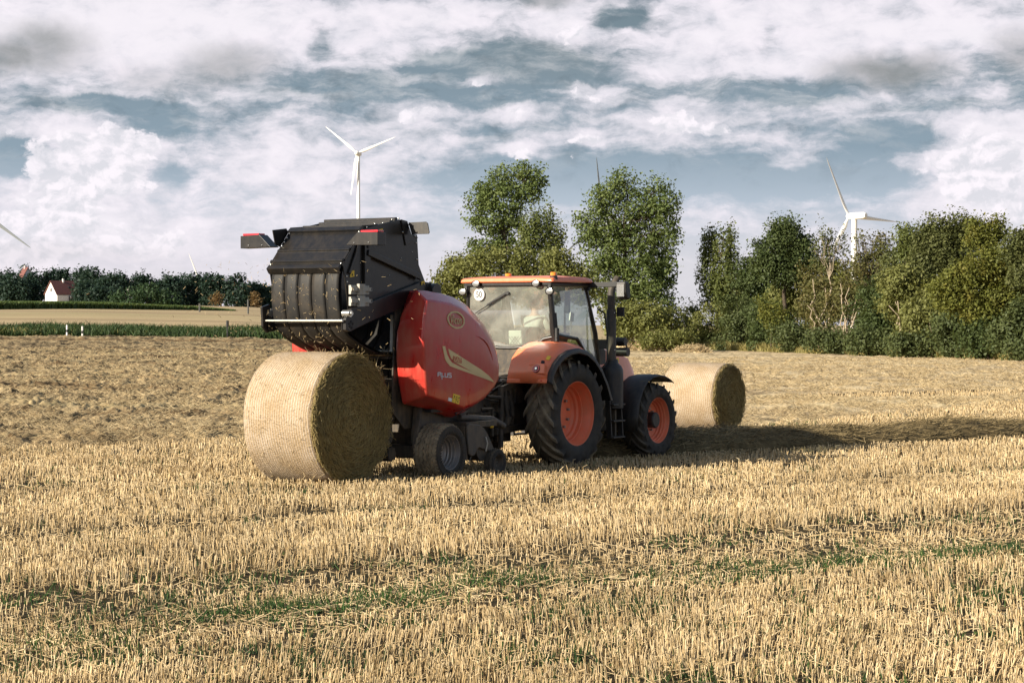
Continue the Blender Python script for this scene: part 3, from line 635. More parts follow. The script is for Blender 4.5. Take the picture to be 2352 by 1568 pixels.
plant('roadside_tree', 'dull green tree cut by the right edge of the view', 'tree', 2362, 828, tl(2362) + 1, lz(Z5, 2.412, [(2140,380,90,80),(2120,520,120,110),(2180,700,140,130)]), L_willow, B_dark, GT, ncl=260, per=20, sig=.34, size=.25, r=.18)
GB = 'bushes along the foot of the right-hand hedge'
def bush(px, base, lob, leaf, label, ncl=190, **kw):
    plant(kw.pop('name', 'hedge_bush'), label, 'bush', px, base, tl(px) - kw.pop('fwd', 4), lob, leaf, kw.pop('wood', B_dark), GB, ncl=ncl, per=20, sig=.3, size=.25, r=.09, **kw)
bush(1585, 802, [(1585,720,22,30),(1575,755,30,30),(1600,770,30,25)], L_birch, 'small loose bush at the open left end of the hedge', 120, wood=B_pale)
bush(1640, 806, [(1630,735,45,40),(1655,765,50,35),(1610,780,40,25)], L_hedge, 'olive bush at the foot of the lone birch', 260)
bush(1700, 808, [(1690,720,45,45),(1715,760,50,40),(1680,785,50,25)], L_bush, 'blue-green bush between the birch and the dark oak', 280)
bush(1762, 808, [(1755,730,40,45),(1778,745,40,40),(1760,785,55,25)], L_oak, 'shadowy bush below the left side of the dark oak', 260)
bush(1770, 806, [(1752,705,18,22),(1772,725,20,26),(1790,740,18,26)], L_yellow, 'yellow-leaved sapling low in front of the dark oak', 70, fwd=7)
bush(1825, 812, [(1815,770,45,35),(1850,775,45,32)], L_bush, 'low blue-green bush in front of the oak trunk', 220, fwd=6)
bush(1885, 812, [(1870,700,35,45),(1900,720,40,45),(1880,665,30,30)], L_sparse, 'thin brown bush of crooked pale stems, left of the tower', 130, wood=B_pale, name='stemmy_bush', twigs=5, fork=[(1862,640),(1890,660),(1905,690),(1850,700)])
bush(1945, 813, [(1935,690,40,45),(1965,700,40,50),(1950,650,35,35)], L_sparse, 'thin brown bush of crooked pale stems right below the tower', 130, wood=B_pale, name='stemmy_bush', twigs=5, fork=[(1925,650),(1945,660),(1962,680),(1975,700),(1935,690)])
bush(1915, 814, [(1895,782,42,26),(1935,785,42,25)], L_bush, 'low leafy bush at the foot of the crooked pale stems', 200, fwd=7)
bush(2010, 815, [(2000,690,45,50),(2035,720,45,45),(2010,760,50,40)], L_oak, 'dark bush just right of the tower', 280)
bush(2070, 817, [(2055,680,40,45),(2085,700,40,45),(2060,640,40,35)], L_hedge, 'olive thorn bush with upright pale stems, left of the willow', 250, wood=B_pale, fork=[(2035,700),(2055,690),(2080,720)])
bush(2000, 816, [(1985,785,45,26),(2030,786,45,26)], L_bush, 'ground-hugging bush below the dark bush', 200, fwd=7)
bush(2130, 819, [(2115,720,50,45),(2150,735,50,40),(2125,775,60,35)], L_hedge, 'olive bush under the willow', 300, fork=[(2128,740)], wood=B_pale)
bush(2095, 820, [(2085,790,50,26),(2130,792,45,25)], L_bush, 'low dark bush in front of the olive willow bush', 200, fwd=7)
bush(2200, 822, [(2185,755,50,40),(2225,760,50,40),(2205,795,60,25)], L_bush, 'deep green bush under the left half of the yellowing maple', 300)
bush(2270, 825, [(2255,765,50,38),(2295,770,50,40),(2275,800,60,24)], L_oak, 'dark bush under the middle of the yellowing maple', 300)
bush(2345, 828, [(2330,760,45,45),(2360,740,45,60),(2340,800,60,26)], L_bush, 'dark bush at the right edge of the view', 300)

bush(1690, 806, [(1690,650,40,45),(1665,690,45,45),(1715,690,40,45)], L_hedge, 'tall olive bush filling in below the lone birch', 300, fwd=-5)
bush(1752, 807, [(1745,660,42,50),(1775,690,45,50),(1730,715,40,45)], L_oak, 'tall dark bush under the left branches of the oak', 320, fwd=-5)
bush(1835, 810, [(1825,660,50,50),(1800,700,50,50),(1860,690,50,55)], L_hedge, 'tall olive bush hiding the trunk of the oak', 380, fwd=-5)
bush(1905, 812, [(1880,640,45,45),(1925,650,45,50),(1900,700,60,55)], L_sparse, 'tall brownish bush between the oak and the turbine tower', 300, fwd=-6)
bush(1985, 814, [(1975,640,50,50),(2030,630,50,60),(2005,700,60,55)], L_yellow, 'tall yellow-green bush right behind the turbine tower line', 360, fwd=-6)
bush(2085, 817, [(2060,620,50,50),(2110,650,60,60),(2085,710,60,60)], L_willow, 'tall grey-green bush under the narrow ash', 360, fwd=-5)
bush(2210, 822, [(2190,700,60,50),(2250,710,60,50),(2150,690,50,50)], L_hedge, 'tall olive bush behind the yellowing maple', 380, fwd=-5)
bush(2340, 828, [(2320,680,50,60),(2360,670,50,70)], L_hedge, 'tall olive bush by the right edge of the view', 260, fwd=-5)
# ---- far wood on the left rise
def Z1(x, y): return ((x / 2.138) / 1.74149, (950 + y / 2.138) / 1.74149)
GF = 'broadleaf trees of the far wood'
FW = [(-60,300,110,560,1010,'dark tree of the far wood cut by the left edge of the view'),(60,290,90,555,1000,'dark tree at the far left, below the half-hidden red roof'),(215,240,55,555,1030,'pointed dark tree standing over the half-hidden red roof'),
 (140,330,95,560,985,'low broad dark tree in front of the half-hidden red roof'),(290,290,80,555,1010,'dark tree just right of the half-hidden red roof'),(440,252,90,555,1040,'tall dark tree rising behind the gable of the white house'),(560,265,80,560,1040,'tree behind the chimney of the white house'),
 (690,245,95,570,1000,'tall dark tree at the right end of the house roof'),(810,240,105,575,990,'tallest dark tree of the far wood, a little right of the house'),(720,380,85,570,935,'lower tree right beside the house'),(930,310,90,580,960,'bulky dark tree sloping down to the gap in the wood'),(1030,300,60,580,985,'dark tree at the left side of the gap in the wood'),
 (840,440,90,578,930,'low dark tree in front of the tallest far tree'),(1210,282,85,585,1000,'round dark tree at the right side of the gap'),(1340,365,70,585,1010,'small tree in the dip right of the gap'),(1460,300,95,585,1000,'dark tree left of the white blade tip'),(1655,285,85,590,1010,'rounded tree below the white blade tip'),
 (1560,330,70,590,1020,'tree just left of the white blade tip'),(1850,295,105,590,1000,'broad tree two crowns right of the blade tip'),(1750,330,75,590,1015,'tree between the blade tip and the broad crown'),(2030,318,105,592,1000,'hazy tree left of the baler tailgate'),(2150,380,90,595,1010,'hazy tree half behind the baler tailgate'),(2240,400,80,598,1010,'hazy tree hidden behind the baler tailgate edge'),(2330,420,80,600,1015,'hazy tree behind the black tailgate belts')]
for (x, t, hw, b, D_, lab) in FW:
    h = b - t; hw *= 1.12; t -= 8; h = b - t; L_ = [(x, b - .12 * h, hw * 1.05, .16 * h), (x, t + .22 * h, hw * .62, .20 * h), (x - .42 * hw, t + .45 * h, hw * .6, .26 * h), (x + .42 * hw, t + .43 * h, hw * .6, .26 * h), (x, t + .68 * h, hw * .95, .30 * h), (x + rng.uniform(-.5, .5) * hw, t + .3 * h, hw * .4, .17 * h)]
    bx, by = Z1(x, b); plant('wood_tree', lab, 'tree', bx, by, D_, lz(Z1, 2.138, L_), L_far, B_dark, GF, ncl=250, per=9, sig=1.1, size=1.4, r=.45)
bx, by = Z1(1260, 628)
plant('big_shrub', 'broad rounded green bush at the end of the maize, right of the house', 'bush', bx, by, 860, lz(Z1, 2.138, [(1090,500,150,75),(1260,470,160,70),(1420,520,110,80),(1200,580,260,50),(960,560,100,40),(1460,580,90,50)]), L_farl, B_dark, None, ncl=260, per=10, sig=1.0, size=1.15, r=.3)
bx, by = Z1(1838, 575); plant('russet_tree', 'small reddish tree at the foot of the far wood', 'tree', bx, by, 940, lz(Z1, 2.138, [(1838,530,50,42),(1845,500,35,28)]), L_russet, B_dark, None, ncl=45, per=9, sig=.7, size=.8, r=.15)
bx, by = Z1(2180, 580); plant('russet_tree', 'reddish tree beside the tailgate at the foot of the far wood', 'tree', bx, by, 930, lz(Z1, 2.138, [(2180,530,45,50),(2175,495,30,25)]), L_russet, B_dark, None, ncl=45, per=9, sig=.7, size=.8, r=.15)

# ---- maize, verge and dry grass
def blades(name, pts, h, w, mat, sig=.2, bend=True):
    N = len(pts); a = rng.uniform(0, 2 * np.pi, N); sd = np.stack([np.cos(a), np.sin(a), 0 * a], -1) * (w / 2)[:, None]; d = lean(N, sig) * h[:, None]
    mid = pts + d * .55; tip = pts + d + np.stack([rng.normal(0, .25, N) * h, rng.normal(0, .25, N) * h, -.1 * h], -1) * (1 if bend else 0)
    v = np.stack([pts - sd, pts + sd, mid + sd * .8, mid - sd * .8, tip + sd * .15, tip - sd * .15], 1).reshape(-1, 3); k0 = (np.arange(N) * 6)[:, None]
    return np_mesh(name, v, np.concatenate([k0 + np.array([[0, 1, 2, 3]]), k0 + np.array([[3, 2, 4, 5]])]), mat)
N = 26000; t = rng.uniform(0, 1, N); Dm = 520 + 110 * t + rng.uniform(0, 26, N); pxm = -60 + 600 * t; Xm = (pxm - CX) / F * Dm
hm = np.interp(t, [0, .5, .85, 1], [2.2, 2.0, 1.3, .4]) * rng.uniform(.8, 1.1, N)
tag(blades('maize_crop', np.stack([Xm, Dm, terrain(Xm, Dm)], -1), hm, rng.uniform(.35, .7, N), L_maize, .1), kind='stuff')
N = 42000; Dv = rng.uniform(204, 238, N); Xv = rng.uniform(-.27, -.085, N) * Dv; ok = rng.uniform(0, 1, N) < np.clip(.5 + 1.4 * (fbm(Xv * .12, Dv * .2, 3, 4) - .3), .1, 1); Xv, Dv = Xv[ok], Dv[ok]; N = len(Dv)
tag(blades('verge_grass', np.stack([Xv, Dv, terrain(Xv, Dv) - .05], -1), 1.35 * rng.uniform(.25, .9, N) * (.25 + 1.5 * fbm(Xv * .16, Dv * .3, 3, 8)), rng.uniform(.06, .16, N), L_grass, .3), kind='stuff')
N = 9000; Dv = rng.uniform(206, 240, N); Xv = rng.uniform(-.27, -.085, N) * Dv; ok = fbm(Xv * .08, Dv * .1, 3, 19) > .5; Xv, Dv = Xv[ok], Dv[ok]; N = len(Dv)
tag(blades('dry_verge_grass', np.stack([Xv, Dv, terrain(Xv, Dv) - .05], -1), rng.uniform(.4, 1.1, N), rng.uniform(.06, .14, N), L_dry, .25), kind='stuff')
N = 34000; Xv = rng.uniform(8, 42, N); Dv = tree_line(Xv) - 4 + rng.uniform(-2.5, 4, N)
tag(blades('dry_hedge_grass', np.stack([Xv, Dv, Dv * 0 - .05], -1), rng.uniform(.3, .95, N) * (.5 + 1.1 * fbm(Xv * .5, Dv * .5, 3, 14)), rng.uniform(.05, .11, N), L_dry, .22), kind='stuff')
N = 9000; Xv = rng.uniform(4, 42, N); Dv = tree_line(Xv) - 3 + rng.uniform(-1, 8, N)
tag(blades('green_hedge_grass', np.stack([Xv, Dv, Dv * 0 - .05], -1), rng.uniform(.4, 1.2, N), rng.uniform(.08, .16, N), L_hedge, .25), kind='stuff')
M_road = paint('asphalt', (.16, .16, .165), .85, .15)
rd = MB(); rv = [(-25.5, 214), (-12, 212), (-12, 219), (-26.5, 221)]; rd.add([(x, y, float(terrain(x, y)) + .035) for x, y in rv], [(0, 1, 2, 3)]); tag(rd.build('road', M_road), kind='structure')

# ================================================================== buildings, posts, turbines
M_wall = paint('lime_wall', (.78, .76, .73), .8, .1); M_tile = paint('red_roof_tiles', (.17, .062, .05), .8, .15, scale=1.2, dustc=(.14, .06, .05)); M_shed = paint('dark_boards', (.05, .06, .065), .8, .1)
M_win = principled('dark_pane', (.02, .025, .03), .15)[0]
def house(px, py, D, w, d, eave, ridge, rz, label, shed=True, name='farmhouse'):
    p = wpt(px, py, D); g = float(terrain(p.x, p.y)); root = empty(name, (p.x, p.y, g), rz); tag(root, label, 'house')
    b = MB(); b.prism([(-d / 2, -2), (d / 2, -2), (d / 2, eave), (0, ridge - .15), (-d / 2, eave)], 'yz', -w / 2, w / 2); b.build('wall', M_wall, root)
    r = MB(); o = .5; sl_ = (ridge - eave) / (d / 2)
    for s in (-1, 1): r.add([(-w/2-o, s*(d/2+o), eave-o*sl_), (w/2+o, s*(d/2+o), eave-o*sl_), (w/2+o, 0, ridge), (-w/2-o, 0, ridge), (-w/2-o, s*(d/2+o), eave-o*sl_+.25), (w/2+o, s*(d/2+o), eave-o*sl_+.25), (w/2+o, 0, ridge+.25), (-w/2-o, 0, ridge+.25)], [(0,1,2,3),(7,6,5,4),(0,4,5,1),(1,5,6,2),(2,6,7,3),(3,7,4,0)])
    ro = r.build('roof', M_tile, root)
    MB().box((w * .04 - .35, -.8, ridge - .6), (w * .04 + .35, -.1, ridge + 1.1)).build('chimney', M_wall, ro)
    return root, eave, ridge
hx, hy = Z1(528, 553)
hr, ev, rg = house(hx, hy, 958, 11.5, 8.4, 4.2, 9.6, R(48), 'small white gabled house with a red tiled roof in front of the far wood')
wn = MB().box((-5.80, -.7, 5.0), (-5.73, .4, 6.4)).build('window', M_win, hr)
MB().box((1.6, -2.9, 6.5), (2.6, -2.0, 7.3)).build('roof_window', M_win, hr)
sh = MB(); sh.box((.6, -6.0, -2), (5.6, -4.25, 3.0)); sh.build('lean_to', M_shed, hr); MB().box((-5.7, -4.5, -2), (.55, -4.23, 3.3)).build('porch_wall', M_wall, hr)
hx, hy = Z1(220, 420); house(hx, hy, 1015, 6.5, 9, 8.5, 16.5, R(-60), 'house showing only its red roof and chimney among the far trees', name='farmhouse')
hx, hy = Z1(1108, 440); house(hx, hy, 1040, 6, 6, 6.5, 10.8, R(60), 'pale house gable showing through the gap in the far wood', name='farmhouse')

def post(px, ptop, pbase, D, r, mat, name, label, cat, group=None, cap=None):
    a = wpt(px, pbase, D); h = (pbase - ptop) * D / F; g = float(terrain(a.x, a.y)); root = empty(name, (a.x, a.y, a.z if abs(a.z - g) < .2 else g)); hh_ = h + max(0, a.z - g)
    tag(root, label, cat, group); MB().tube([(0, 0, -.3), (0, 0, hh_)], r, 8).build('shaft', mat, root)
    if cap: MB().tube([(0, 0, hh_ * cap[0]), (0, 0, hh_ * cap[1])], r * cap[3], 8).build('band', cap[2], root)
    return root
gp = 'white delineator posts in the verge'
post(*[Z1(573, 0)[0]], 746, 768, 203, .085, M_white, 'roadside_post', 'white roadside post with a black band, left of the pair', 'post', gp, (.42, .62, M_ink, 1.12))
post(*[Z1(705, 0)[0]], 749, 769, 203, .085, M_white, 'roadside_post', 'white roadside post with a black band, right of the pair', 'post', gp, (.35, .6, M_ink, 1.12))
post(Z1(1945, 0)[0], 736, 769, 204, .07, M_ink, 'marker_post', 'thin post with a dark head in the verge near the tailgate', 'post', None, (.68, 1.0, M_ink, 1.9))
post(Z1(1707, 0)[0], 702, 722, 520, .22, M_shed, 'field_pole', 'short dark pole standing in the far stubble', 'pole')
post(Z1(2122, 0)[0], 696, 729, 500, .2, M_shed, 'field_pole', 'taller dark pole in the far stubble beside the tailgate', 'pole')

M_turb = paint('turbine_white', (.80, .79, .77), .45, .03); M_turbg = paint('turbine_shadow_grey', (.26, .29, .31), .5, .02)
def turbine(hx, hy, rpx, rad_, axis, ph, label, mat, nac, tw=(1.5, 2.4)):
    """axis: unit horizontal direction the rotor faces; ph: blade angles in the rotor plane; rpx: blade length in photo pixels."""
    D_ = rad_ * F / rpx; p = wpt(hx, hy, D_); g = float(terrain(p.x, p.y)); ax = Vector(axis).normalized(); u = Vector((0, 0, 1)).cross(ax).normalized()
    tower = p - ax * 4.2; root = empty('wind_turbine', (tower.x, tower.y, min(g, p.z - 60) if p.z - g < 30 else g)); tag(root, label, 'wind turbine'); o = Vector(root.location); hub = p - o; H = hub.z
    MB().lathe([(tw[1], -1), (tw[1], 0), ((tw[0] + tw[1]) / 2, H * .5), (tw[0], H - 1.2), (0, H - 1.2)], (0, 0, 0), 20, 'z').build('tower', mat, root, smooth=50)
    nb = MB(); c0 = Vector((0, 0, H)); up = Vector((0, 0, 1)); secs = []
    prof = [(-1.6, 1.1), (-1.0, 1.7), (1.5, 1.9), (nac - 1.2, 1.75), (nac, 1.0)]; vs = []; n = 16
    for t, r_ in prof:
        for j in range(n):
            an = 2 * math.pi * j / n; e = 3.2; cx_, sx_ = math.cos(an), math.sin(an); cc = math.copysign(abs(cx_) ** (2 / e), cx_); ss = math.copysign(abs(sx_) ** (2 / e), sx_)
            vs.append(hub - ax * (2.2 + t) + u * cc * r_ + up * ss * r_ * 1.02)
    m_ = len(prof); nb.add(vs, [(i*n+j, i*n+(j+1)%n, (i+1)*n+(j+1)%n, (i+1)*n+j) for i in range(m_-1) for j in range(n)] + [tuple(range(n)), tuple((m_-1)*n+j for j in range(n))]); nb.build('nacelle', mat, root, smooth=40)
    hb = MB(); pr = [(.01, 2.4), (1.0, 2.1), (1.75, 1.2), (2.0, 0), (1.9, -1.2)] if nac < 8 else [(.01, 1.9), (.8, 1.6), (1.35, .8), (1.5, -.4), (1.4, -1.0)]; vs = []
    for r_, t in pr:
        for j in range(n): an = 2 * math.pi * j / n; vs.append(hub + ax * t + u * math.cos(an) * r_ + up * math.sin(an) * r_)
    hb.add(vs, [(i*n+j, i*n+(j+1)%n, (i+1)*n+(j+1)%n, (i+1)*n+j) for i in range(len(pr)-1) for j in range(n)]); hb.build('hub', mat, root, smooth=60)
    for a in ph:
        d = u * math.cos(R(a)) + up * math.sin(R(a)); cd_ = ax.cross(d); bl = MB(); vs = []; st = [(.02, .75, .75, 0), (.06, .7, .7, 5), (.16, 1.55, .42, 20), (.26, 1.5, .32, 16), (.5, 1.0, .2, 9), (.75, .66, .12, 4), (.94, .36, .06, 2), (1.0, .08, .03, 0)]; n2 = 12
        for t, ch, th, twd in st:
            cw = cd_ * math.cos(R(twd)) + ax * math.sin(R(twd)); tv = d.cross(cw)
            for j in range(n2):
                an = 2 * math.pi * j / n2; vs.append(hub + d * rad_ * t + cw * .82 * (ch * math.cos(an) - (ch - .75) * .45 * (1 if t > .1 else 0)) + tv * th * math.sin(an))
        bl.add(vs, [(i*n2+j, i*n2+(j+1)%n2, (i+1)*n2+(j+1)%n2, (i+1)*n2+j) for i in range(len(st)-1) for j in range(n2)] + [tuple((len(st)-1)*n2+j for j in range(n2))]); bl.build('blade', mat, root, smooth=60)
turbine(820, 352, 98, 35, (-.22, -1, 0), (140, 21, 261), 'white wind turbine facing us above the raised black tailgate', M_turb, 6.5, (1.15, 1.9))
yw = (-math.sin(R(34)), math.cos(R(34)), 0)
turbine(1950, 497, 150, 35, yw, (62, 183, 303), 'white wind turbine seen from behind above the right-hand hedge', M_turb, 11, (1.45, 2.1))
turbine(1385, 500, 139, 35, yw, (180 - 98, 180 - 218, 180 - 338), 'grey wind turbine hidden by the broad poplar, only blade tips showing', M_turbg, 9)
turbine(-45, 483, 142, 35, (.15, -1, 0), (-37.5, 82.5, 202.5), 'wind turbine off the left edge, one grey blade tip reaching in', M_turbg, 9)
turbine(466, 667, 91, 42, (.1, -1, 0), (110.5, -9.5, 230.5), 'wind turbine behind the far wood, one white blade tip showing', M_turb, 9)

# ================================================================== the machines (x forward, y left, z up; origin under the tractor's rear axle)
HEAD = R(57); ORG = (.143, 36.85, 0)
def m2w(x, y, z=0):
    return Vector((ORG[0] + math.sin(R(33)) * x - math.cos(R(33)) * y, ORG[1] + math.cos(R(33)) * x + math.sin(R(33)) * y, z))

def wheel(parent, x, y, z, Rt, Wt, rr, side, mrub, mrim, kind='lug', nlug=19, lugh=.05, hub=None, dish=.33, name='wheel'):
    """side -1: outer face on the right (-y)."""
    w = empty(name, (x, y, z), parent=parent); o = side
    h = Wt / 2
    if kind == 'lug':
        Rb = Rt - lugh
        prof = [(rr, -h * .86), (rr + .03, -h * .93), (rr + (Rb - rr) * .35, -h * 1.0), (rr + (Rb - rr) * .7, -h * .99), (Rb - .06, -h * .93), (Rb - .015, -h * .80), (Rb, -h * .45), (Rb + .006, 0)]
    else:
        prof = [(rr, -h * .86), (rr + .02, -h * .93), (rr + (Rt - rr) * .4, -h * 1.0), (rr + (Rt - rr) * .75, -h * .98), (Rt - .03, -h * .88), (Rt - .008, -h * .74), (Rt, -h * .5), (Rt, -h * .42), (Rt - .014, -h * .40), (Rt - .014, -h * .36), (Rt, -h * .34), (Rt + .002, -h * .04), (Rt - .012, -h * .03), ]
    full = prof + [(r, -t) for r, t in reversed(prof[:-1] if kind == 'lug' else prof)]
    MB().lathe(full, (0, 0, 0), 72 if Rt > .3 else 40).build('tyre', mrub, w, smooth=32)
    tr = MB()
    if kind == 'lug':
        def rad_at(t):                                        # carcass radius at lateral |t| (0..1 of half width)
            return np.interp(t, [0, .45, .80, .93, 1.0], [Rb + .006, Rb, Rb - .015, Rb - .06, Rb - .17])
        for sgn in (-1, 1):
            for i in range(nlug):
                a0 = 2 * math.pi * (i + (.5 if sgn > 0 else 0)) / nlug; vs = []; st = np.linspace(-.06, 1.0, 7); dl = 2 * math.pi / nlug * 1.55
                for t in st:
                    tt = abs(t); ca = a0 + dl * (t ** .85 if t > 0 else t * .9); ww = (.030 + .012 * tt) * (Rt / .9); rb = rad_at(tt) - .012; ht = Rt - .004 - .035 * tt ** 3
                    if tt > .9: ht = Rt - .055
                    yy = sgn * t * h * 1.005
                    for rr_, f in ((rb, 1.35), (ht, .8)):
                        for e in (-1, 1):
                            an = ca + e * ww * f / rr_; vs.append((rr_ * math.cos(an), yy, rr_ * math.sin(an)))
                # order per station: base-, base+, top-, top+
                fs = []
                for j in range(len(st) - 1):
                    b_ = j * 4; n_ = b_ + 4; fs += [(b_ + 2, b_ + 3, n_ + 3, n_ + 2), (b_, b_ + 2, n_ + 2, n_), (b_ + 3, b_ + 1, n_ + 1, n_ + 3)]
                l_ = (len(st) - 1) * 4; fs += [(0, 1, 3, 2), (l_, l_ + 2, l_ + 3, l_ + 1)]; tr.add(vs, fs)
    else:
        nb = 46 if Rt > .3 else 26
        for sgn in (-1, 1):
            for i in range(nb):
                a0 = 2 * math.pi * i / nb; wd = math.pi / nb * .62; vs = []
                for t, r0, r1 in ((.70, Rt - .02, Rt + .004), (.90, Rt - .06, Rt - .018), (1.0, Rt - .14 * Rt / .42, Rt - .10 * Rt / .42)):
                    for r_ in (r0, r1):
                        for e in (-1, 1): an = a0 + e * wd; vs.append((r_ * math.cos(an), sgn * h * (t + (.02 if r_ == r1 and t > .95 else 0)), r_ * math.sin(an)))
                fs = []
                for j in range(2):
                    b_ = j * 4; n_ = b_ + 4; fs += [(b_ + 2, b_ + 3, n_ + 3, n_ + 2), (b_, b_ + 2, n_ + 2, n_), (b_ + 3, b_ + 1, n_ + 1, n_ + 3)]
                fs += [(0, 1, 3, 2), (8, 10, 11, 9)]; tr.add(vs, fs)
        for t in (-.62, -.18, .12, .52):                      # zig-zag ribs round the tread
            vs = []; nz = 120
            for i in range(nz):
                an = 2 * math.pi * i / nz; off = h * (t + .05 * (1 if (i // 2) % 2 else -1))
                for dy, r_ in ((-.055, Rt - .004), (-.05, Rt + .012), (.17, Rt + .012), (.175, Rt - .004)): vs.append((r_ * math.cos(an), off + dy * h, r_ * math.sin(an)))
            tr.add(vs, [(i * 4 + j, i * 4 + j + 1, ((i + 1) % nz) * 4 + j + 1, ((i + 1) % nz) * 4 + j) for i in range(nz) for j in range(3)])
    tr.build('tread', mrub, w, smooth=40)
    ro = h * .86; k_ = rr
    dd = dish / .38
    rp = [(k_ * 1.01, ro * .9), (k_ * 1.05, ro * .98), (k_ * 1.03, ro), (k_ * .985, ro * .99)] + [(k_ * f, ro - t * dd) for f, t in ((.965, .045), (.955, .105), (.905, .120), (.898, .185), (.855, .200), (.848, .265), (.79, .290), (.775, .330), (.70, .365), (.36, .385), (.33, .340))] + [(.002, ro - .34 * dd)]
    b = MB().lathe([(r, o * t) for r, t in rp], (0, 0, 0), 56); b.lathe([(k_ * 1.0, -ro * .95), (k_ * .9, -ro * .5), (k_ * .85, 0)], (0, 0, 0), 40)
    b.build('rim', mrim, w, smooth=30)
    bn = 10 if Rt > .5 else 6
    for i in range(bn):
        an = 2 * math.pi * i / bn + .2; c_ = (k_ * .50 * math.cos(an), o * (ro - .385 * dd), k_ * .50 * math.sin(an)); MB().tube([(0, 0, 0), (0, o * .055 * min(1, k_ / .4), 0)], .018 * k_ / .4, 6).build('wheel_nut', M_galv, w, loc=c_)
    if hub:
        hr, hl = hub; c0 = ro - .345 * dd
        MB().lathe([(hr * 1.05, o * c0), (hr * 1.05, o * (c0 + hl * .9)), (hr * .9, o * (c0 + hl)), (.002, o * (c0 + hl))], (0, 0, 0), 32).build('hub', M_plastic, w, smooth=35)
    return w

def text(s, name, mat, parent, loc, sx, sz, face='right', shear=0.0, rot=0.0, bold=0.0, ext=.002, align='CENTER'):
    """Flat lettering: 'right' lies in the xz plane seen from -y; 'rear' lies in the yz plane seen from behind."""
    cu = bpy.data.curves.new(name, 'FONT'); cu.body = s; cu.align_x = align; cu.align_y = 'CENTER'; cu.extrude = ext; cu.offset = bold; cu.shear = shear
    o = bpy.data.objects.new('tmp', cu); COL.objects.link(o); dg = bpy.context.evaluated_depsgraph_get(); me = bpy.data.meshes.new_from_object(o.evaluated_get(dg)); bpy.data.objects.remove(o)
    b = np.array([v.co[:] for v in me.vertices]); w0, w1 = b[:, 0].min(), b[:, 0].max(); h0, h1 = b[:, 1].min(), b[:, 1].max()
    px = (b[:, 0] - (w0 + w1) / 2) / (w1 - w0) * sx; pz = (b[:, 1] - (h0 + h1) / 2) / (h1 - h0) * sz; pt = b[:, 2]
    px, pz = px * math.cos(rot) - pz * math.sin(rot), px * math.sin(rot) + pz * math.cos(rot)
    for v, a, c_, t in zip(me.vertices, px, pz, pt): v.co = (loc[0] + a, loc[1] - t, loc[2] + c_) if face == 'right' else (loc[0] - t, loc[1] - a, loc[2] + c_)
    me.materials.clear(); return link(me, name, mat, parent)

# ------------------------------------------------------------------ round bales
def netwrap():
    m, q, p = principled('net_wrapped_straw', (.62, .46, .26), .8, spec=.2)
    o = q.n('ShaderNodeTexCoord').outputs['Object']; x, y, z = q.sep(o)
    an = q.m('ARCTAN2', z, x); vec = q.xyz(q.m('MULTIPLY', an, 1.0), y, 0)
    w = q.noise(vec, 4, 4, .6); ys = q.m('ADD', y, q.m('MULTIPLY', w, .05))
    net = q.m('SINE', q.m('MULTIPLY', ys, 2 * math.pi / .044)); net = q.mr(net, .1, .9)
    fine = q.noise(q.xyz(q.m('MULTIPLY', an, 16), q.m('MULTIPLY', y, 9), 0), 2.6, 6, .7); pat = q.noise(vec, 2.2, 5, .6)
    c_ = q.mix(q.mr(fine, .36, .62), (.19, .13, .064), (.43, .315, .19)); c_ = q.mix(q.mr(pat, .4, .68, 0, .45), c_, (.46, .365, .265))
    c_ = q.mix(q.m('MULTIPLY', net, q.mr(pat, .3, .7, .10, .55)), c_, (.66, .60, .54)); q.L.new(c_, p.inputs['Base Color'])
    bump(q, p, q.m('ADD', q.m('MULTIPLY', net, .25), fine), .9, .022); return m
M_net = netwrap()
def baleend():
    m, q, p = principled('bale_end', (.25, .18, .07), .95, spec=.1)
    o = q.n('ShaderNodeTexCoord').outputs['Object']; x, y, z = q.sep(o); an = q.m('ARCTAN2', z, x); r = q.m('SQRT', q.m('ADD', q.m('MULTIPLY', x, x), q.m('MULTIPLY', z, z)))
    v = q.xyz(q.m('MULTIPLY', q.m('COSINE', an), 3), q.m('MULTIPLY', q.m('SINE', an), 3), q.m('MULTIPLY', r, 26)); f = q.noise(v, 1.6, 6, .7)
    c_ = q.mix(q.mr(f, .36, .64), (.085, .066, .028), (.44, .34, .14)); q.L.new(c_, p.inputs['Base Color']); bump(q, p, f, 1.0, .05); return m
M_end = baleend()
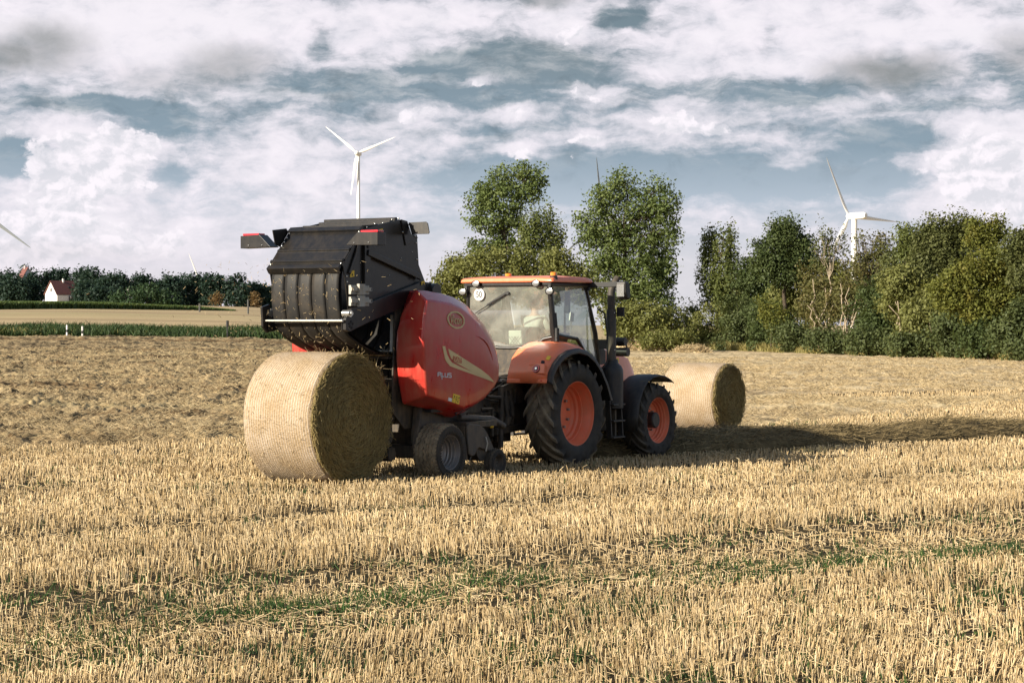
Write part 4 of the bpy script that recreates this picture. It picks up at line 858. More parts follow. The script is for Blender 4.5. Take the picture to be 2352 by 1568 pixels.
def bale(loc, Rb, Wb, rz, label, nchip, name='hay_bale', roll=0.0):
    root = empty(name, loc, rz); tag(root, label, 'hay bale'); h = Wb / 2
    prof = [(Rb - .05, -h), (Rb - .018, -h + .012), (Rb - .004, -h + .05), (Rb, -h * .7), (Rb + .006, -h * .2), (Rb + .006, h * .2), (Rb, h * .7), (Rb - .004, h - .05), (Rb - .018, h - .012), (Rb - .05, h)]
    n = 128; vs = []
    for (r, t) in prof:
        for j in range(n):
            a = 2 * math.pi * j / n; k_ = 1 + .006 * math.sin(3 * a + 1) + .004 * math.sin(7 * a + t * 2); f = r * k_
            vs.append((f * math.cos(a), t, max(f * math.sin(a), -Rb + .012)))
    m_ = len(prof); MB().add(vs, [(i*n+j, i*n+(j+1)%n, (i+1)*n+(j+1)%n, (i+1)*n+j) for i in range(m_-1) for j in range(n)]).build('net_wrap', M_net, root, smooth=60)
    for s in (-1, 1):
        g = np.linspace(0, 1, 34); vs = []; rs = g * (Rb - .045)
        for r in rs:
            for j in range(n):
                a = 2 * math.pi * j / n; bu = .03 * (1 - (r / Rb) ** 2) + .035 * (fbm(np.array([r * 14]), np.array([a * 2.2 * max(r, .1) * 4]), 3, 3)[0] - .5) * (1 if r < Rb * .97 else 0)
                vs.append((r * math.cos(a), s * (h - .004 + bu), max(r * math.sin(a), -Rb + .012)))
        MB().add(vs, [(i*n+j, i*n+(j+1)%n, (i+1)*n+(j+1)%n, (i+1)*n+j) for i in range(33) for j in range(n)]).build('end_face', M_end, root, smooth=180)
    N = nchip; r = Rb * np.sqrt(rng.uniform(.004, .97, N)); a = rng.uniform(0, 2 * np.pi, N)
    pos = np.stack([r * np.cos(a), -h - rng.uniform(.0, .035, N), np.maximum(r * np.sin(a), -Rb + .03)], -1); t_ = np.stack([-np.sin(a), 0 * a, np.cos(a)], -1)
    d = t_ * rng.choice([-1, 1], N)[:, None] + rng.normal(0, .30, (N, 3)); d[:, 1] = -np.abs(rng.normal(.10, .22, N)); d /= np.linalg.norm(d, axis=1, keepdims=True)
    o = straws('end_straw', pos, d, rng.uniform(.04, .15, N), rng.uniform(.005, .012, N) * (1.0 if Rb > .9 else 1.3), M_chip, .6, root); o['kind'] = 'stuff'
    N = nchip // 14; a = rng.uniform(0, 2 * np.pi, N); t = rng.uniform(-h, h, N); pos = np.stack([Rb * np.cos(a), t, np.maximum(Rb * np.sin(a), -Rb + .03)], -1); nn = np.stack([np.cos(a), 0 * a, np.sin(a)], -1)
    d = nn * rng.uniform(.03, .35, (N, 1)) + rng.normal(0, .5, (N, 3)) * np.array([1, 1, 1]); d -= nn * np.minimum(0, (d * nn).sum(1, keepdims=True)); d /= np.linalg.norm(d, axis=1, keepdims=True)
    o = straws('stray_straw', pos, d, rng.uniform(.03, .11, N), rng.uniform(.004, .009, N), M_litter, .6, root); o['kind'] = 'stuff'
    return root
bale((-2.877, 32.14, .985), .975, 1.25, HEAD, 'large net-wrapped round bale just dropped behind the baler, its dark end towards us', 7000)
bale((4.13, 47.14, .77), .765, 1.25, HEAD, 'smaller net-wrapped round bale standing in the field beyond the front tractor wheel', 3500)

# ------------------------------------------------------------------ round baler
def baler():
    root = empty('round_baler', ORG, HEAD); tag(root, 'red and black round baler with its black tailgate raised, hitched to the tractor', 'baler')
    # ---- red side fairings
    Sd = [(-4.518,2.717),(-4.27,2.712),(-3.867,2.672),(-3.61,2.616),(-3.35,2.501),(-3.14,2.383),(-2.874,2.176),(-2.713,1.996),(-2.604,1.831),(-2.564,1.696),(-2.564,1.502),(-2.686,1.385),(-2.954,1.221),(-3.219,1.133),(-3.533,1.084),(-3.80,1.14),(-4.12,1.211),(-4.506,1.298),(-4.545,1.5),(-4.568,1.771),(-4.60,2.0),(-4.616,2.184),(-4.59,2.45)]
    Ro = [(-4.43,-1.0,2.875),(-4.2,-1.0,2.872),(-3.76,-1.0,2.835),(-3.45,-1.0,2.78),(-3.15,-1.0,2.69),(-2.95,-1.0,2.58),(-2.68,-1.02,2.40),(-2.48,-1.04,2.21),(-2.37,-1.06,2.02),(-2.33,-1.08,1.78),(-2.34,-1.08,1.5),(-2.52,-1.06,1.34),(-2.85,-1.0,1.12),(-3.15,-.98,1.0),(-3.46,-.96,.93),(-3.75,-.95,1.0),(-4.05,-.95,1.08),(-4.49,-.78,1.165),(-4.56,-.76,1.48),(-4.605,-.75,1.82),(-4.61,-.75,2.05),(-4.59,-.75,2.25),(-4.48,-.76,2.53)]
    In = [(a[0] + (.16 if a[0] < -4.4 else 0), -.70, a[2] + (.0 if a[2] > 2 else .02)) for a in Ro]
    In[0] = (-4.26, -.74, 2.87)
    for sgn in (1, -1):
        n = len(Sd); cxm, czm = -3.55, 1.85; vs = [(x, -1.25, z) for x, z in Sd] + Ro + In
        # slight outward swell of the flank
        rings = []
        for f, yy in ((.93, -1.262), (.7, -1.268), (.4, -1.272)):
            rings += [(cxm + (x - cxm) * f, yy, czm + (z - czm) * f) for x, z in Sd]
        vs += rings + [(cxm, -1.273, czm)]
        fs = [(i, (i + 1) % n, n + (i + 1) % n, n + i) for i in range(n)] + [(n + i, n + (i + 1) % n, 2 * n + (i + 1) % n, 2 * n + i) for i in range(n)]
        seq = [0, 3 * n, 4 * n, 5 * n]
        for a, b in zip(seq, seq[1:]): fs += [(a + i, b + i, b + (i + 1) % n, a + (i + 1) % n) for i in range(n)]
        fs += [(5 * n + i, 6 * n, 5 * n + (i + 1) % n) for i in range(n)]
        fa = MB().add([(x, y * sgn, z) for x, y, z in vs], fs).build('side_fairing', M_red, root, smooth=24, bevel=.035, seg=3)
        if sgn == 1:
            dk = -1.276
            # oval badge: ring and lettering
            c_ = (-3.782, 2.428); ring = []; rin = []
            for i in range(40):
                t = 2 * math.pi * i / 40; ex, ez = .232 * math.cos(t), .132 * math.sin(t) ; ring.append((c_[0] + ex, c_[1] + ez - ex * .09)); rin.append((c_[0] + ex * .865, c_[1] + ez * .80 - ex * .09))
            b = MB(); vs = [(x, dk - .003, z) for x, z in ring] + [(x, dk - .003, z) for x, z in rin] + [(x, dk + .01, z) for x, z in ring] + [(x, dk + .01, z) for x, z in rin]
            b.add(vs, [(i, (i + 1) % 40, 40 + (i + 1) % 40, 40 + i) for i in range(40)] + [(i, 80 + i, 80 + (i + 1) % 40, (i + 1) % 40) for i in range(40)] + [(40 + i, 40 + (i + 1) % 40, 120 + (i + 1) % 40, 120 + i) for i in range(40)]); b.build('badge_ring', M_cream, fa)
            text('Vicon', 'badge_lettering', M_cream, fa, (-3.782, dk, 2.432), .315, .135, rot=-.05, bold=.004, shear=.06)
            st = MB()
            st.prism([(-4.145,2.035),(-4.075,2.035),(-4.019,1.907),(-3.955,1.832),(-3.892,1.783),(-3.688,1.722),(-3.1,1.575),(-2.753,1.483),(-2.761,1.467),(-3.1,1.545),(-3.713,1.679),(-3.943,1.733),(-4.03,1.79),(-4.07,1.836)], 'xz', dk + .012, dk - .002)
            st.prism([(-3.994,1.996),(-3.087,1.66),(-2.90,1.573),(-2.761,1.489),(-3.219,1.592),(-3.841,1.800),(-3.91,1.848),(-3.955,1.905)], 'xz', dk + .012, dk - .002)
            st.build('stripe_decal', M_cream, fa)
            text('RV5216', 'model_lettering', M_redtext, fa, (-3.755, dk - .004, 1.826), .24, .085, rot=-.16, bold=.0)
            pl_ = MB(); T = .013
            def bar2(x0, z0, x1, z1): pl_.bar((x0, dk, z0), (x1, dk, z1), T, .008, (0, 1, 0))
            x0, z0 = -4.263, 1.612; sl_ = -.06
            def L_(pts):
                for (a, b), (c2, d) in zip(pts, pts[1:]): bar2(x0 + a, z0 + b + sl_ * a, x0 + c2, z0 + d + sl_ * c2)
            L_([(0, -.03), (0, .03), (.075, .03), (.075, 0), (0, 0)]); L_([(.105, .03), (.105, -.07)]); L_([(.07, -.025), (.16, -.025)]); L_([(.185, .03), (.185, -.03), (.25, -.03), (.25, .03)]); L_([(.35, .03), (.28, .03), (.28, 0), (.35, 0), (.35, -.03), (.28, -.03)])
            pl_.build('plus_lettering', M_silver, fa)
            lb = MB().prism([(-3.847,1.316),(-3.665,1.280),(-3.698,1.148),(-3.88,1.189)], 'xz', dk + .02, dk + .004).build('warning_label', M_yellow, fa)
            ic = MB()
            for i in range(3): ic.prism([(-3.835 + i * .058, 1.262 - i * .012), (-3.80 + i * .058, 1.258 - i * .012), (-3.812 + i * .058, 1.292 - i * .012)], 'xz', dk + .01, dk + .002)
            ic.bar((-3.86, dk + .003, 1.252), (-3.685, dk + .003, 1.213), .004, .006, (0, 1, 0)); ic.bar((-3.775, dk + .003, 1.23), (-3.79, dk + .003, 1.168), .004, .006, (0, 1, 0)); ic.box((-3.74, dk + .001, 1.18), (-3.72, dk + .006, 1.2)); ic.build('label_marks', M_ink, lb)
            MB().prism([(-3.969,1.262),(-3.885,1.243),(-3.893,1.193),(-3.981,1.212)], 'xz', dk + .02, dk + .004).build('white_label', M_white, fa)
            MB().tube([(-3.311,-1.262,2.2),(-3.15,-1.266,2.17),(-3.034,-1.266,2.132),(-2.93,-1.264,2.07),(-2.874,-1.262,2.013),(-2.78,-1.258,1.863),(-2.713,-1.254,1.684)], [.004,.010,.014,.016,.016,.013,.004], 8).build('flank_crease', M_red, fa, smooth=60)
            MB().box((-4.08,-1.02,1.03), (-3.72,-.9,1.075)).build('air_slot', M_ink, fa); MB().bar((-3.55,-1.1,1.0), (-3.38,-1.16,1.07), .02, .03).build('air_slot', M_ink, fa)
    # ---- chamber, frame, rollers
    fr = MB()
    for s in (-1, 1):
        fr.prism([(-4.62,1.05),(-4.55,2.6),(-4.2,2.95),(-3.5,2.75),(-2.7,2.2),(-2.45,1.5),(-2.75,.85),(-4.3,.78)], 'xz', s * .66, s * .69)
        fr.prism([(-4.2,.55),(-4.12,1.12),(-2.9,1.02),(-2.75,.86),(-3.1,.52)], 'xz', s * .72, s * .80)
    fr.prism([(-2.4,1.5),(-2.75,.85),(-3.3,.75),(-3.3,.95),(-2.95,1.1),(-2.75,1.6),(-2.9,2.2),(-3.6,2.72),(-3.5,2.8),(-2.7,2.25)], 'xz', -.66, .66)
    fr.box((-4.05,-.80,.34), (-3.72,.80,.52)); fr.bar((-2.7,0,.75), (-.75,0,.62), .42, .22); fr.bar((-2.9,-.35,.95), (-1.2,-.12,.68), .12, .18); fr.bar((-2.9,.35,.95), (-1.2,.12,.68), .12, .18)
    fr.build('frame', M_dark, root, bevel=.008)
    pl = MB(); pl.prism([(-4.114,.80),(-4.079,1.12),(-2.80,1.08),(-2.887,.964),(-3.072,.89),(-3.437,.82)], 'xz', -.86, -.83); pl.prism([(-4.27,.50),(-4.12,1.12),(-4.05,1.12),(-4.2,.5)], 'xz', -.87, -.80); pl.build('side_skirt', M_shield, root, bevel=.006)
    for (x, z, r) in ((-4.68,.70,.13),(-4.56,1.05,.12),(-4.58,.42,.10),(-4.45,1.42,.11)):
        g = MB().tube([(x,-.655,z), (x,.655,z)], r, 16)
        for i in range(8): t = 2 * math.pi * i / 8; g.bar((x + r * math.cos(t), -.65, z + r * math.sin(t)), (x + r * math.cos(t), .65, z + r * math.sin(t)), .03, .03)
        g.build('roller', M_dark, root)
    ti = MB()
    for i in range(9):
        y = -.62 + i * .15; ti.tube([(-4.74, y, .86), (-4.80, y, 1.0)], .008, 5); ti.tube([(-4.74, y, .86), (-4.74, y + .09, .86)], .008, 5)
    ti.build('feed_tines', M_galv, root)
    ib = MB()
    for i in range(5): y0 = -.615 + i * .25; ib.box((-3.95, y0, 1.3), (-3.93, y0 + .225, 2.75))
    ib.build('inner_belts', M_belt, root); MB().bar((-4.50,-.60,1.95), (-4.46,-.58,2.5), .06, .05).build('inner_strip', M_galv, root); MB().tube([(-4.5,-.66,1.95),(-4.5,-.3,1.95)], .02, 8).build('cross_rod', M_steel, root)
    hp = MB()
    MB().bar((-4.60,-.64,1.86), (-4.60,.64,1.86), .10, .03).build('sill_plate', M_dark, root)
    M_ = 900; bp = np.stack([rng.uniform(-4.75,-4.35,M_), rng.uniform(-.62,.62,M_), np.full(M_, 1.89)], -1); bp[450:, 2] = rng.uniform(.5,1.75,450); bp[450:, 0] = -4.72 + rng.normal(0,.03,450)
    d = rng.normal(0, 1, (M_, 3)); d[:450, 2] = np.abs(d[:450, 2]) * .6; d /= np.linalg.norm(d, axis=1, keepdims=True)
    o = straws('caught_straw', bp, d, rng.uniform(.05,.2,M_), rng.uniform(.006,.011,M_), M_hayloose, .7, root); o['kind'] = 'stuff'
    # ---- tailgate (raised)
    tg = empty('tailgate', (0, 0, 0), parent=root)
    plate = [(-5.348,3.752),(-5.032,3.83),(-4.442,3.936),(-4.27,3.918),(-4.14,3.729),(-3.98,3.726),(-3.937,3.268),(-3.745,2.974),(-3.60,2.90),(-3.62,2.78),(-4.472,2.61),(-5.171,2.425),(-5.754,2.253),(-5.847,2.27),(-5.86,2.448),(-5.713,2.57),(-5.766,2.934),(-5.833,3.225)]
    side = MB()
    for s in (-1, 1):
        side.prism(plate, 'xz', s * .675, s * .695)
        side.prism([(-5.70,2.60),(-5.185,2.704),(-3.936,3.013),(-3.70,3.0),(-3.62,2.86),(-4.472,2.61),(-5.171,2.425),(-5.754,2.253),(-5.84,2.28),(-5.84,2.44)], 'xz', s * .695, s * .755)     # bottom arm
        side.bar((-5.30, s * .73, 3.42), (-3.98, s * .73, 3.085), .07, .085, (0, 0, 1)); side.box((-5.36, min(s * .695, s * .74), 2.75), (-5.22, max(s * .695, s * .74), 3.56)); side.bar((-5.70, s * .71, 3.10), (-5.42, s * .71, 3.62), .03, .05)
        side.tube([(-3.66, s * .62, 2.87), (-3.66, s * .84, 2.87)], .12, 16)
        side.prism([(-4.42,3.94),(-4.26,3.92),(-4.10,3.62),(-4.30,3.55)], 'xz', s * .695, s * .715)
    side.build('side_plates', M_black, tg, bevel=.006)
    def on(t, off=0.0):                                        # along the rear face, 0 top .. 1 bottom, off outwards
        a = Vector((-5.348, 3.752)); b = Vector((-5.833, 3.225)); d = (b - a); nrm = Vector((d.y, -d.x)).normalized(); nrm = nrm if nrm.x < 0 else -nrm; p = a + d * t + nrm * off; return (p.x, p.y)
    rp = MB(); poly = [on(0, 0), on(.52, .006), on(.56, .03), on(.60, .03), on(.62, .006), on(.84, .006), on(.88, .045), on(.93, .045), on(.95, .0), on(1.02, .03), on(1.12, .035), on(1.14, -.03)]
    poly2 = [(x + .03, z - .028) for x, z in reversed(poly)]; rp.prism(poly + poly2, 'xz', -.672, .672)
    rp.build('rear_panel', M_black, tg, bevel=.004)
    tp = MB(); tpoly = [on(-.06, .035), on(.06, .05), on(.06, .0), on(0, -.02), (-5.05,3.80), (-5.05,3.85), (-4.95,3.85), (-4.93,3.83), (-4.66,3.87), (-4.66,3.915), (-4.58,3.925), (-4.57,3.895), (-4.53,3.90), (-4.53,3.965), (-4.47,3.97), (-4.45,3.93), (-4.27,3.91), (-4.27,3.88), (-4.6,3.84), (-5.3,3.68)]
    tp.prism(tpoly, 'xz', -.672, .672); tp.build('top_deck', M_black, tg, bevel=.004)
    bc = [(-5.80,3.19),(-5.845,3.06),(-5.86,2.93),(-5.855,2.75),(-5.835,2.6),(-5.80,2.42),(-5.72,2.29),(-5.60,2.19),(-5.40,2.09),(-5.19,2.01),(-4.91,1.925),(-4.6,1.90),(-4.35,1.98),(-4.15,2.2),(-4.05,2.6)]
    for i in range(5):
        y0 = -.63 + i * .253; b = MB(); n = len(bc); vs = []
        for y in (y0, y0 + .06, y0 + .12, y0 + .18, y0 + .238):
            e = .006 * (1 - abs((y - y0 - .119) / .119) ** 2)
            for x, z in bc: vs.append((x - e, y, z))
        b.add(vs, [(r * n + j, r * n + j + 1, (r + 1) * n + j + 1, (r + 1) * n + j) for r in range(4) for j in range(n - 1)])
        ob = b.build('belt', M_belt, tg, smooth=40); sm = ob.modifiers.new('thickness', 'SOLIDIFY'); sm.thickness = .012; sm.offset = -1
    MB().add([(x + .06, y, z + .03) for y in (-.64, .64) for x, z in bc], [(j, j + 1, len(bc) + j + 1, len(bc) + j) for j in range(len(bc) - 1)]).build('belt_backing', M_ink, tg)
    MB().tube([(-5.885,-.73,2.415), (-5.90,.73,2.415)], .020, 12).build('cross_rod', M_steel, tg, smooth=40)
    rb = MB()
    for s in (-1, 1): rb.tube([(-5.79, s * .67, 2.52), (-5.79, s * .80, 2.52)], .052, 16); rb.tube([(-5.79, s * .80, 2.52), (-5.79, s * .83, 2.52)], .028, 8)
    rb.build('end_bearing', M_steel, tg, smooth=40)
    MB().prism([(-5.97,2.62),(-5.80,2.66),(-5.72,2.26),(-5.86,2.24),(-5.95,2.33)], 'xz', .70, .74).build('side_hook', M_black, tg, bevel=.005)
    MB().prism([(-5.72,3.765),(-5.40,3.80),(-5.35,3.74),(-5.55,3.52),(-5.66,3.55)], 'xz', .70, .72).build('corner_plate', M_black, tg, bevel=.004)
    for s in (-1, 1):                                          # lamp brackets with the lenses now facing up
        br = MB(); x0, x1 = -5.78, -5.58
        br.add([(x0, s*.70, 3.51), (x0, s*1.28, 3.50), (x0, s*1.28, 3.685), (x0, s*.92, 3.70), (x1, s*.70, 3.51), (x1, s*1.28, 3.50), (x1, s*1.28, 3.685), (x1, s*.92, 3.70)], [(0,1,2,3),(7,6,5,4),(0,4,5,1),(1,5,6,2),(2,6,7,3),(3,7,4,0)])
        b_ = br.build('lamp_bracket', M_black, tg, bevel=.006); MB().box((x0 + .03, min(s*.95, s*1.26), 3.69), (x1 - .02, max(s*.95, s*1.26), 3.722)).build('tail_lamp', M_redlens, b_, bevel=.008)
        bo = MB(); [bo.ball((x0 - .004, s * y, 3.54), .012, 8) for y in (.86, 1.12)]; bo.build('bracket_bolts', M_steel, b_)
    MB().prism([(-.70,3.90),(-1.02,3.905),(-1.055,3.88),(-1.085,3.74),(-1.07,3.72),(-.76,3.72)], 'yz', -4.22, -4.20).build('side_flap', M_plastic, tg, bevel=.004)
    for z in (2.80, 2.63):                                     # two galvanised clamps
        c_ = MB(); c_.box((-5.78,-.80,z), (-5.34,-.757,z + .13)); c_.box((-5.80,-.83,z + .045), (-5.33,-.80,z + .10)); c_.box((-5.64,-.85,z - .01), (-5.50,-.80,z + .15)); c_.tube([(-5.34,-.80,z + .05),(-5.27,-.80,z + .05),(-5.27,-.80,z + .09),(-5.34,-.80,z + .09)], .006, 6)
        c_.build('galvanised_clamp', M_galv, tg, bevel=.008)
    for (x, z, w_, h_) in ((-4.92,3.72,.10,.10),(-5.62,3.09,.10,.09),(-3.93,2.985,.08,.055)):
        lb = MB().prism([(x - w_/2, z - h_/2), (x + w_/2, z - h_/2 + .015), (x + w_/2, z + h_/2 + .015), (x - w_/2, z + h_/2)], 'xz', -.762 if z < 3 else -.702, -.770 if z < 3 else -.699).build('warning_label', M_yellow, tg)
        ic = MB().prism([(x - .02, z - .02), (x + .02, z - .02), (x, z + .02)], 'xz', -.7735 if z < 3 else -.7045, -.7655 if z < 3 else -.700); ic.build('label_marks', M_ink, lb)
    bo = MB()
    for t in (.1, .22, .35, .46, .9, 1.0): x, z = on(t, .03); bo.ball((x + .03, -.655, z), .017, 8); bo.ball((x + .03, .655, z), .017, 8)
    for (x, z) in ((-5.25,3.79),(-5.05,3.85),(-4.85,3.87),(-4.62,3.93),(-4.45,3.95),(-5.35,3.70),(-5.42,3.60)): bo.ball((x, -.69, z), .014, 8)
    for (x, z) in ((-4.33,3.85),(-4.25,3.80),(-4.36,3.75),(-4.29,3.70),(-4.20,3.66),(-4.05,3.70),(-4.02,3.60),(-4.0,3.35),(-4.26,3.60),(-5.75,3.06),(-5.74,2.98),(-3.99,3.68),(-4.2,3.87)): bo.ball((x, -.70, z), .014, 8)
    for (x, z) in ((-5.20,3.24),(-4.4,3.36),(-4.12,3.46),(-4.7,3.1)): bo.ball((x, -.698, z), .008, 6)
    bo.build('bolts', M_steel, tg, smooth=60)
    ho = MB(); [ho.tube([(x,-.752,z),(x,-.762,z)], .02, 10) for (x, z) in ((-5.76,2.37),(-5.72,2.40),(-5.68,2.37),(-5.70,2.31),(-5.74,2.33),(-4.1,3.06),(-3.99,3.04),(-3.80,2.96))]; [ho.tube([(-5.29,-.74,z),(-5.29,-.752,z)], .022, 10) for z in (3.5,)]; ho.build('plate_holes', M_ink, tg)
    M_ = 170; t = rng.uniform(0, 1, M_); bcx = np.array(bc); si = np.linspace(0, 1, len(bc)); bp = np.stack([np.interp(t * .75, si, bcx[:, 0]) - .014, rng.uniform(-.62,.62,M_), np.interp(t * .75, si, bcx[:, 1])], -1)
    d = rng.normal(0, 1, (M_, 3)); d[:, 0] *= .12; d /= np.linalg.norm(d, axis=1, keepdims=True); o = straws('stuck_straw', bp, d, rng.uniform(.010,.06,M_) * rng.choice([.6,1,1.6],M_), rng.uniform(.003,.007,M_), M_litter, .7, tg); o['kind'] = 'stuff'
    # ---- wheels, pick-up
    for s in (-1, 1): wheel(root, -3.86, s * 1.03, .425, .43, .46, .262, s, M_rub_baler, M_grey, 'road', dish=.26)
    for s in (-1, 1):
        sp = MB().prism([(-3.43,.786),(-3.40,.83),(-3.366,.845),(-3.072,.813),(-2.96,.76),(-2.866,.681),(-2.75,.53),(-2.659,.40),(-2.75,.38),(-2.96,.425),(-3.10,.46),(-3.164,.42),(-3.20,.355),(-3.25,.335),(-3.32,.34),(-3.375,.373),(-3.421,.601)], 'xz', s * 1.20, s * 1.24).build('pickup_shield', M_shield, root, bevel=.02, seg=3)
        MB().prism([(-3.02,.73),(-2.90,.70),(-2.60,.36),(-2.66,.22),(-2.74,.30)], 'xz', s * 1.10, s * 1.16).build('wheel_arm', M_dark, root, bevel=.01)
        wheel(root, -2.665, s * 1.24, .205, .215, .17, .125, s, M_rub_small, M_shield, 'road', dish=.08, name='gauge_wheel')
        if s < 0: MB().tube([(-2.95,-1.26,.62),(-2.93,-1.28,.52),(-2.96,-1.27,.40)], .012, 6).build('lynch_pin', M_galv, sp)
    pk = MB(); pk.tube([(-2.95,-1.2,.42),(-2.95,1.2,.42)], .17, 16); pk.box((-3.4,-1.2,.78), (-2.55,1.2,.86)); pk.box((-3.45,-1.2,.28), (-3.36,1.2,.8)); pk.build('pickup_reel', M_dark, root)
    pt = MB()
    for i in range(24):
        for k_ in range(4): a = k_ * math.pi / 2 + .4; y = -1.1 + i * .095; pt.tube([(-2.95 + .15 * math.cos(a), y, .42 + .15 * math.sin(a)), (-2.95 + .30 * math.cos(a + .3), y, .42 + .30 * math.sin(a + .3))], .006, 4)
    pt.build('pickup_tines', M_galv, root)
    MB().tube([(-3.30,-1.0,.93),(-2.376,-1.0,.865),(-2.05,-1.0,.745)], [.05,.055,.055], 12).build('guide_tube', M_shield, root, smooth=50)
    MB().tube([(-2.6,-.9,.80),(-2.28,-.95,.755)], .035, 10).build('lift_cylinder', M_dark, root, smooth=50); MB().tube([(-2.36,-.935,.765),(-2.30,-.948,.757)], .038, 10).build('yellow_band', M_yellow, root)
    MB().tube([(-1.365,-.5,1.36),(-1.365,-.5,.36)], .045, 10).build('parking_stand', M_dark, root, smooth=50)
    MB().tube([(-2.5,0,.95),(-1.5,0,.9),(-.75,0,.82)], [.09,.075,.09], 14).build('drive_shaft', M_ink, root, smooth=50)
    hs = MB()
    for (y, z0, z1) in ((-.32,1.62,1.40),(-.25,1.55,1.34),(-.15,1.7,1.44),(.1,1.6,1.36),(-.42,1.42,1.22)): hs.tube([(-2.5, y * 1.5, z0), (-2.1, y * 1.3, z0 + .02), (-1.75, y, (z0 + z1) / 2 - .16), (-1.35, y, z1 - .12), (-.98, y, z1)], .017, 7)
    hs.build('hydraulic_hoses', M_plastic, root, smooth=60)
    MB().tube([(-2.3,-.5,1.42),(-1.9,-.62,1.2),(-1.62,-.66,1.18),(-1.55,-.6,1.02)], .028, 8).build('hose_loop', M_plastic, root, smooth=60)
    gr = MB(); gr.box((-2.35,-.5,.95), (-1.95,.5,1.55)); gr.tube([(-1.95,-.5,1.0),(-1.62,-.5,1.0),(-1.62,-.5,.55)], .03, 8); gr.bar((-2.3,-.45,.93), (-1.4,-.40,.9), .06, .05); gr.box((-1.95,-.42,1.02), (-1.75,-.12,1.30)); gr.build('gearbox', M_dark, root, bevel=.01)
baler()

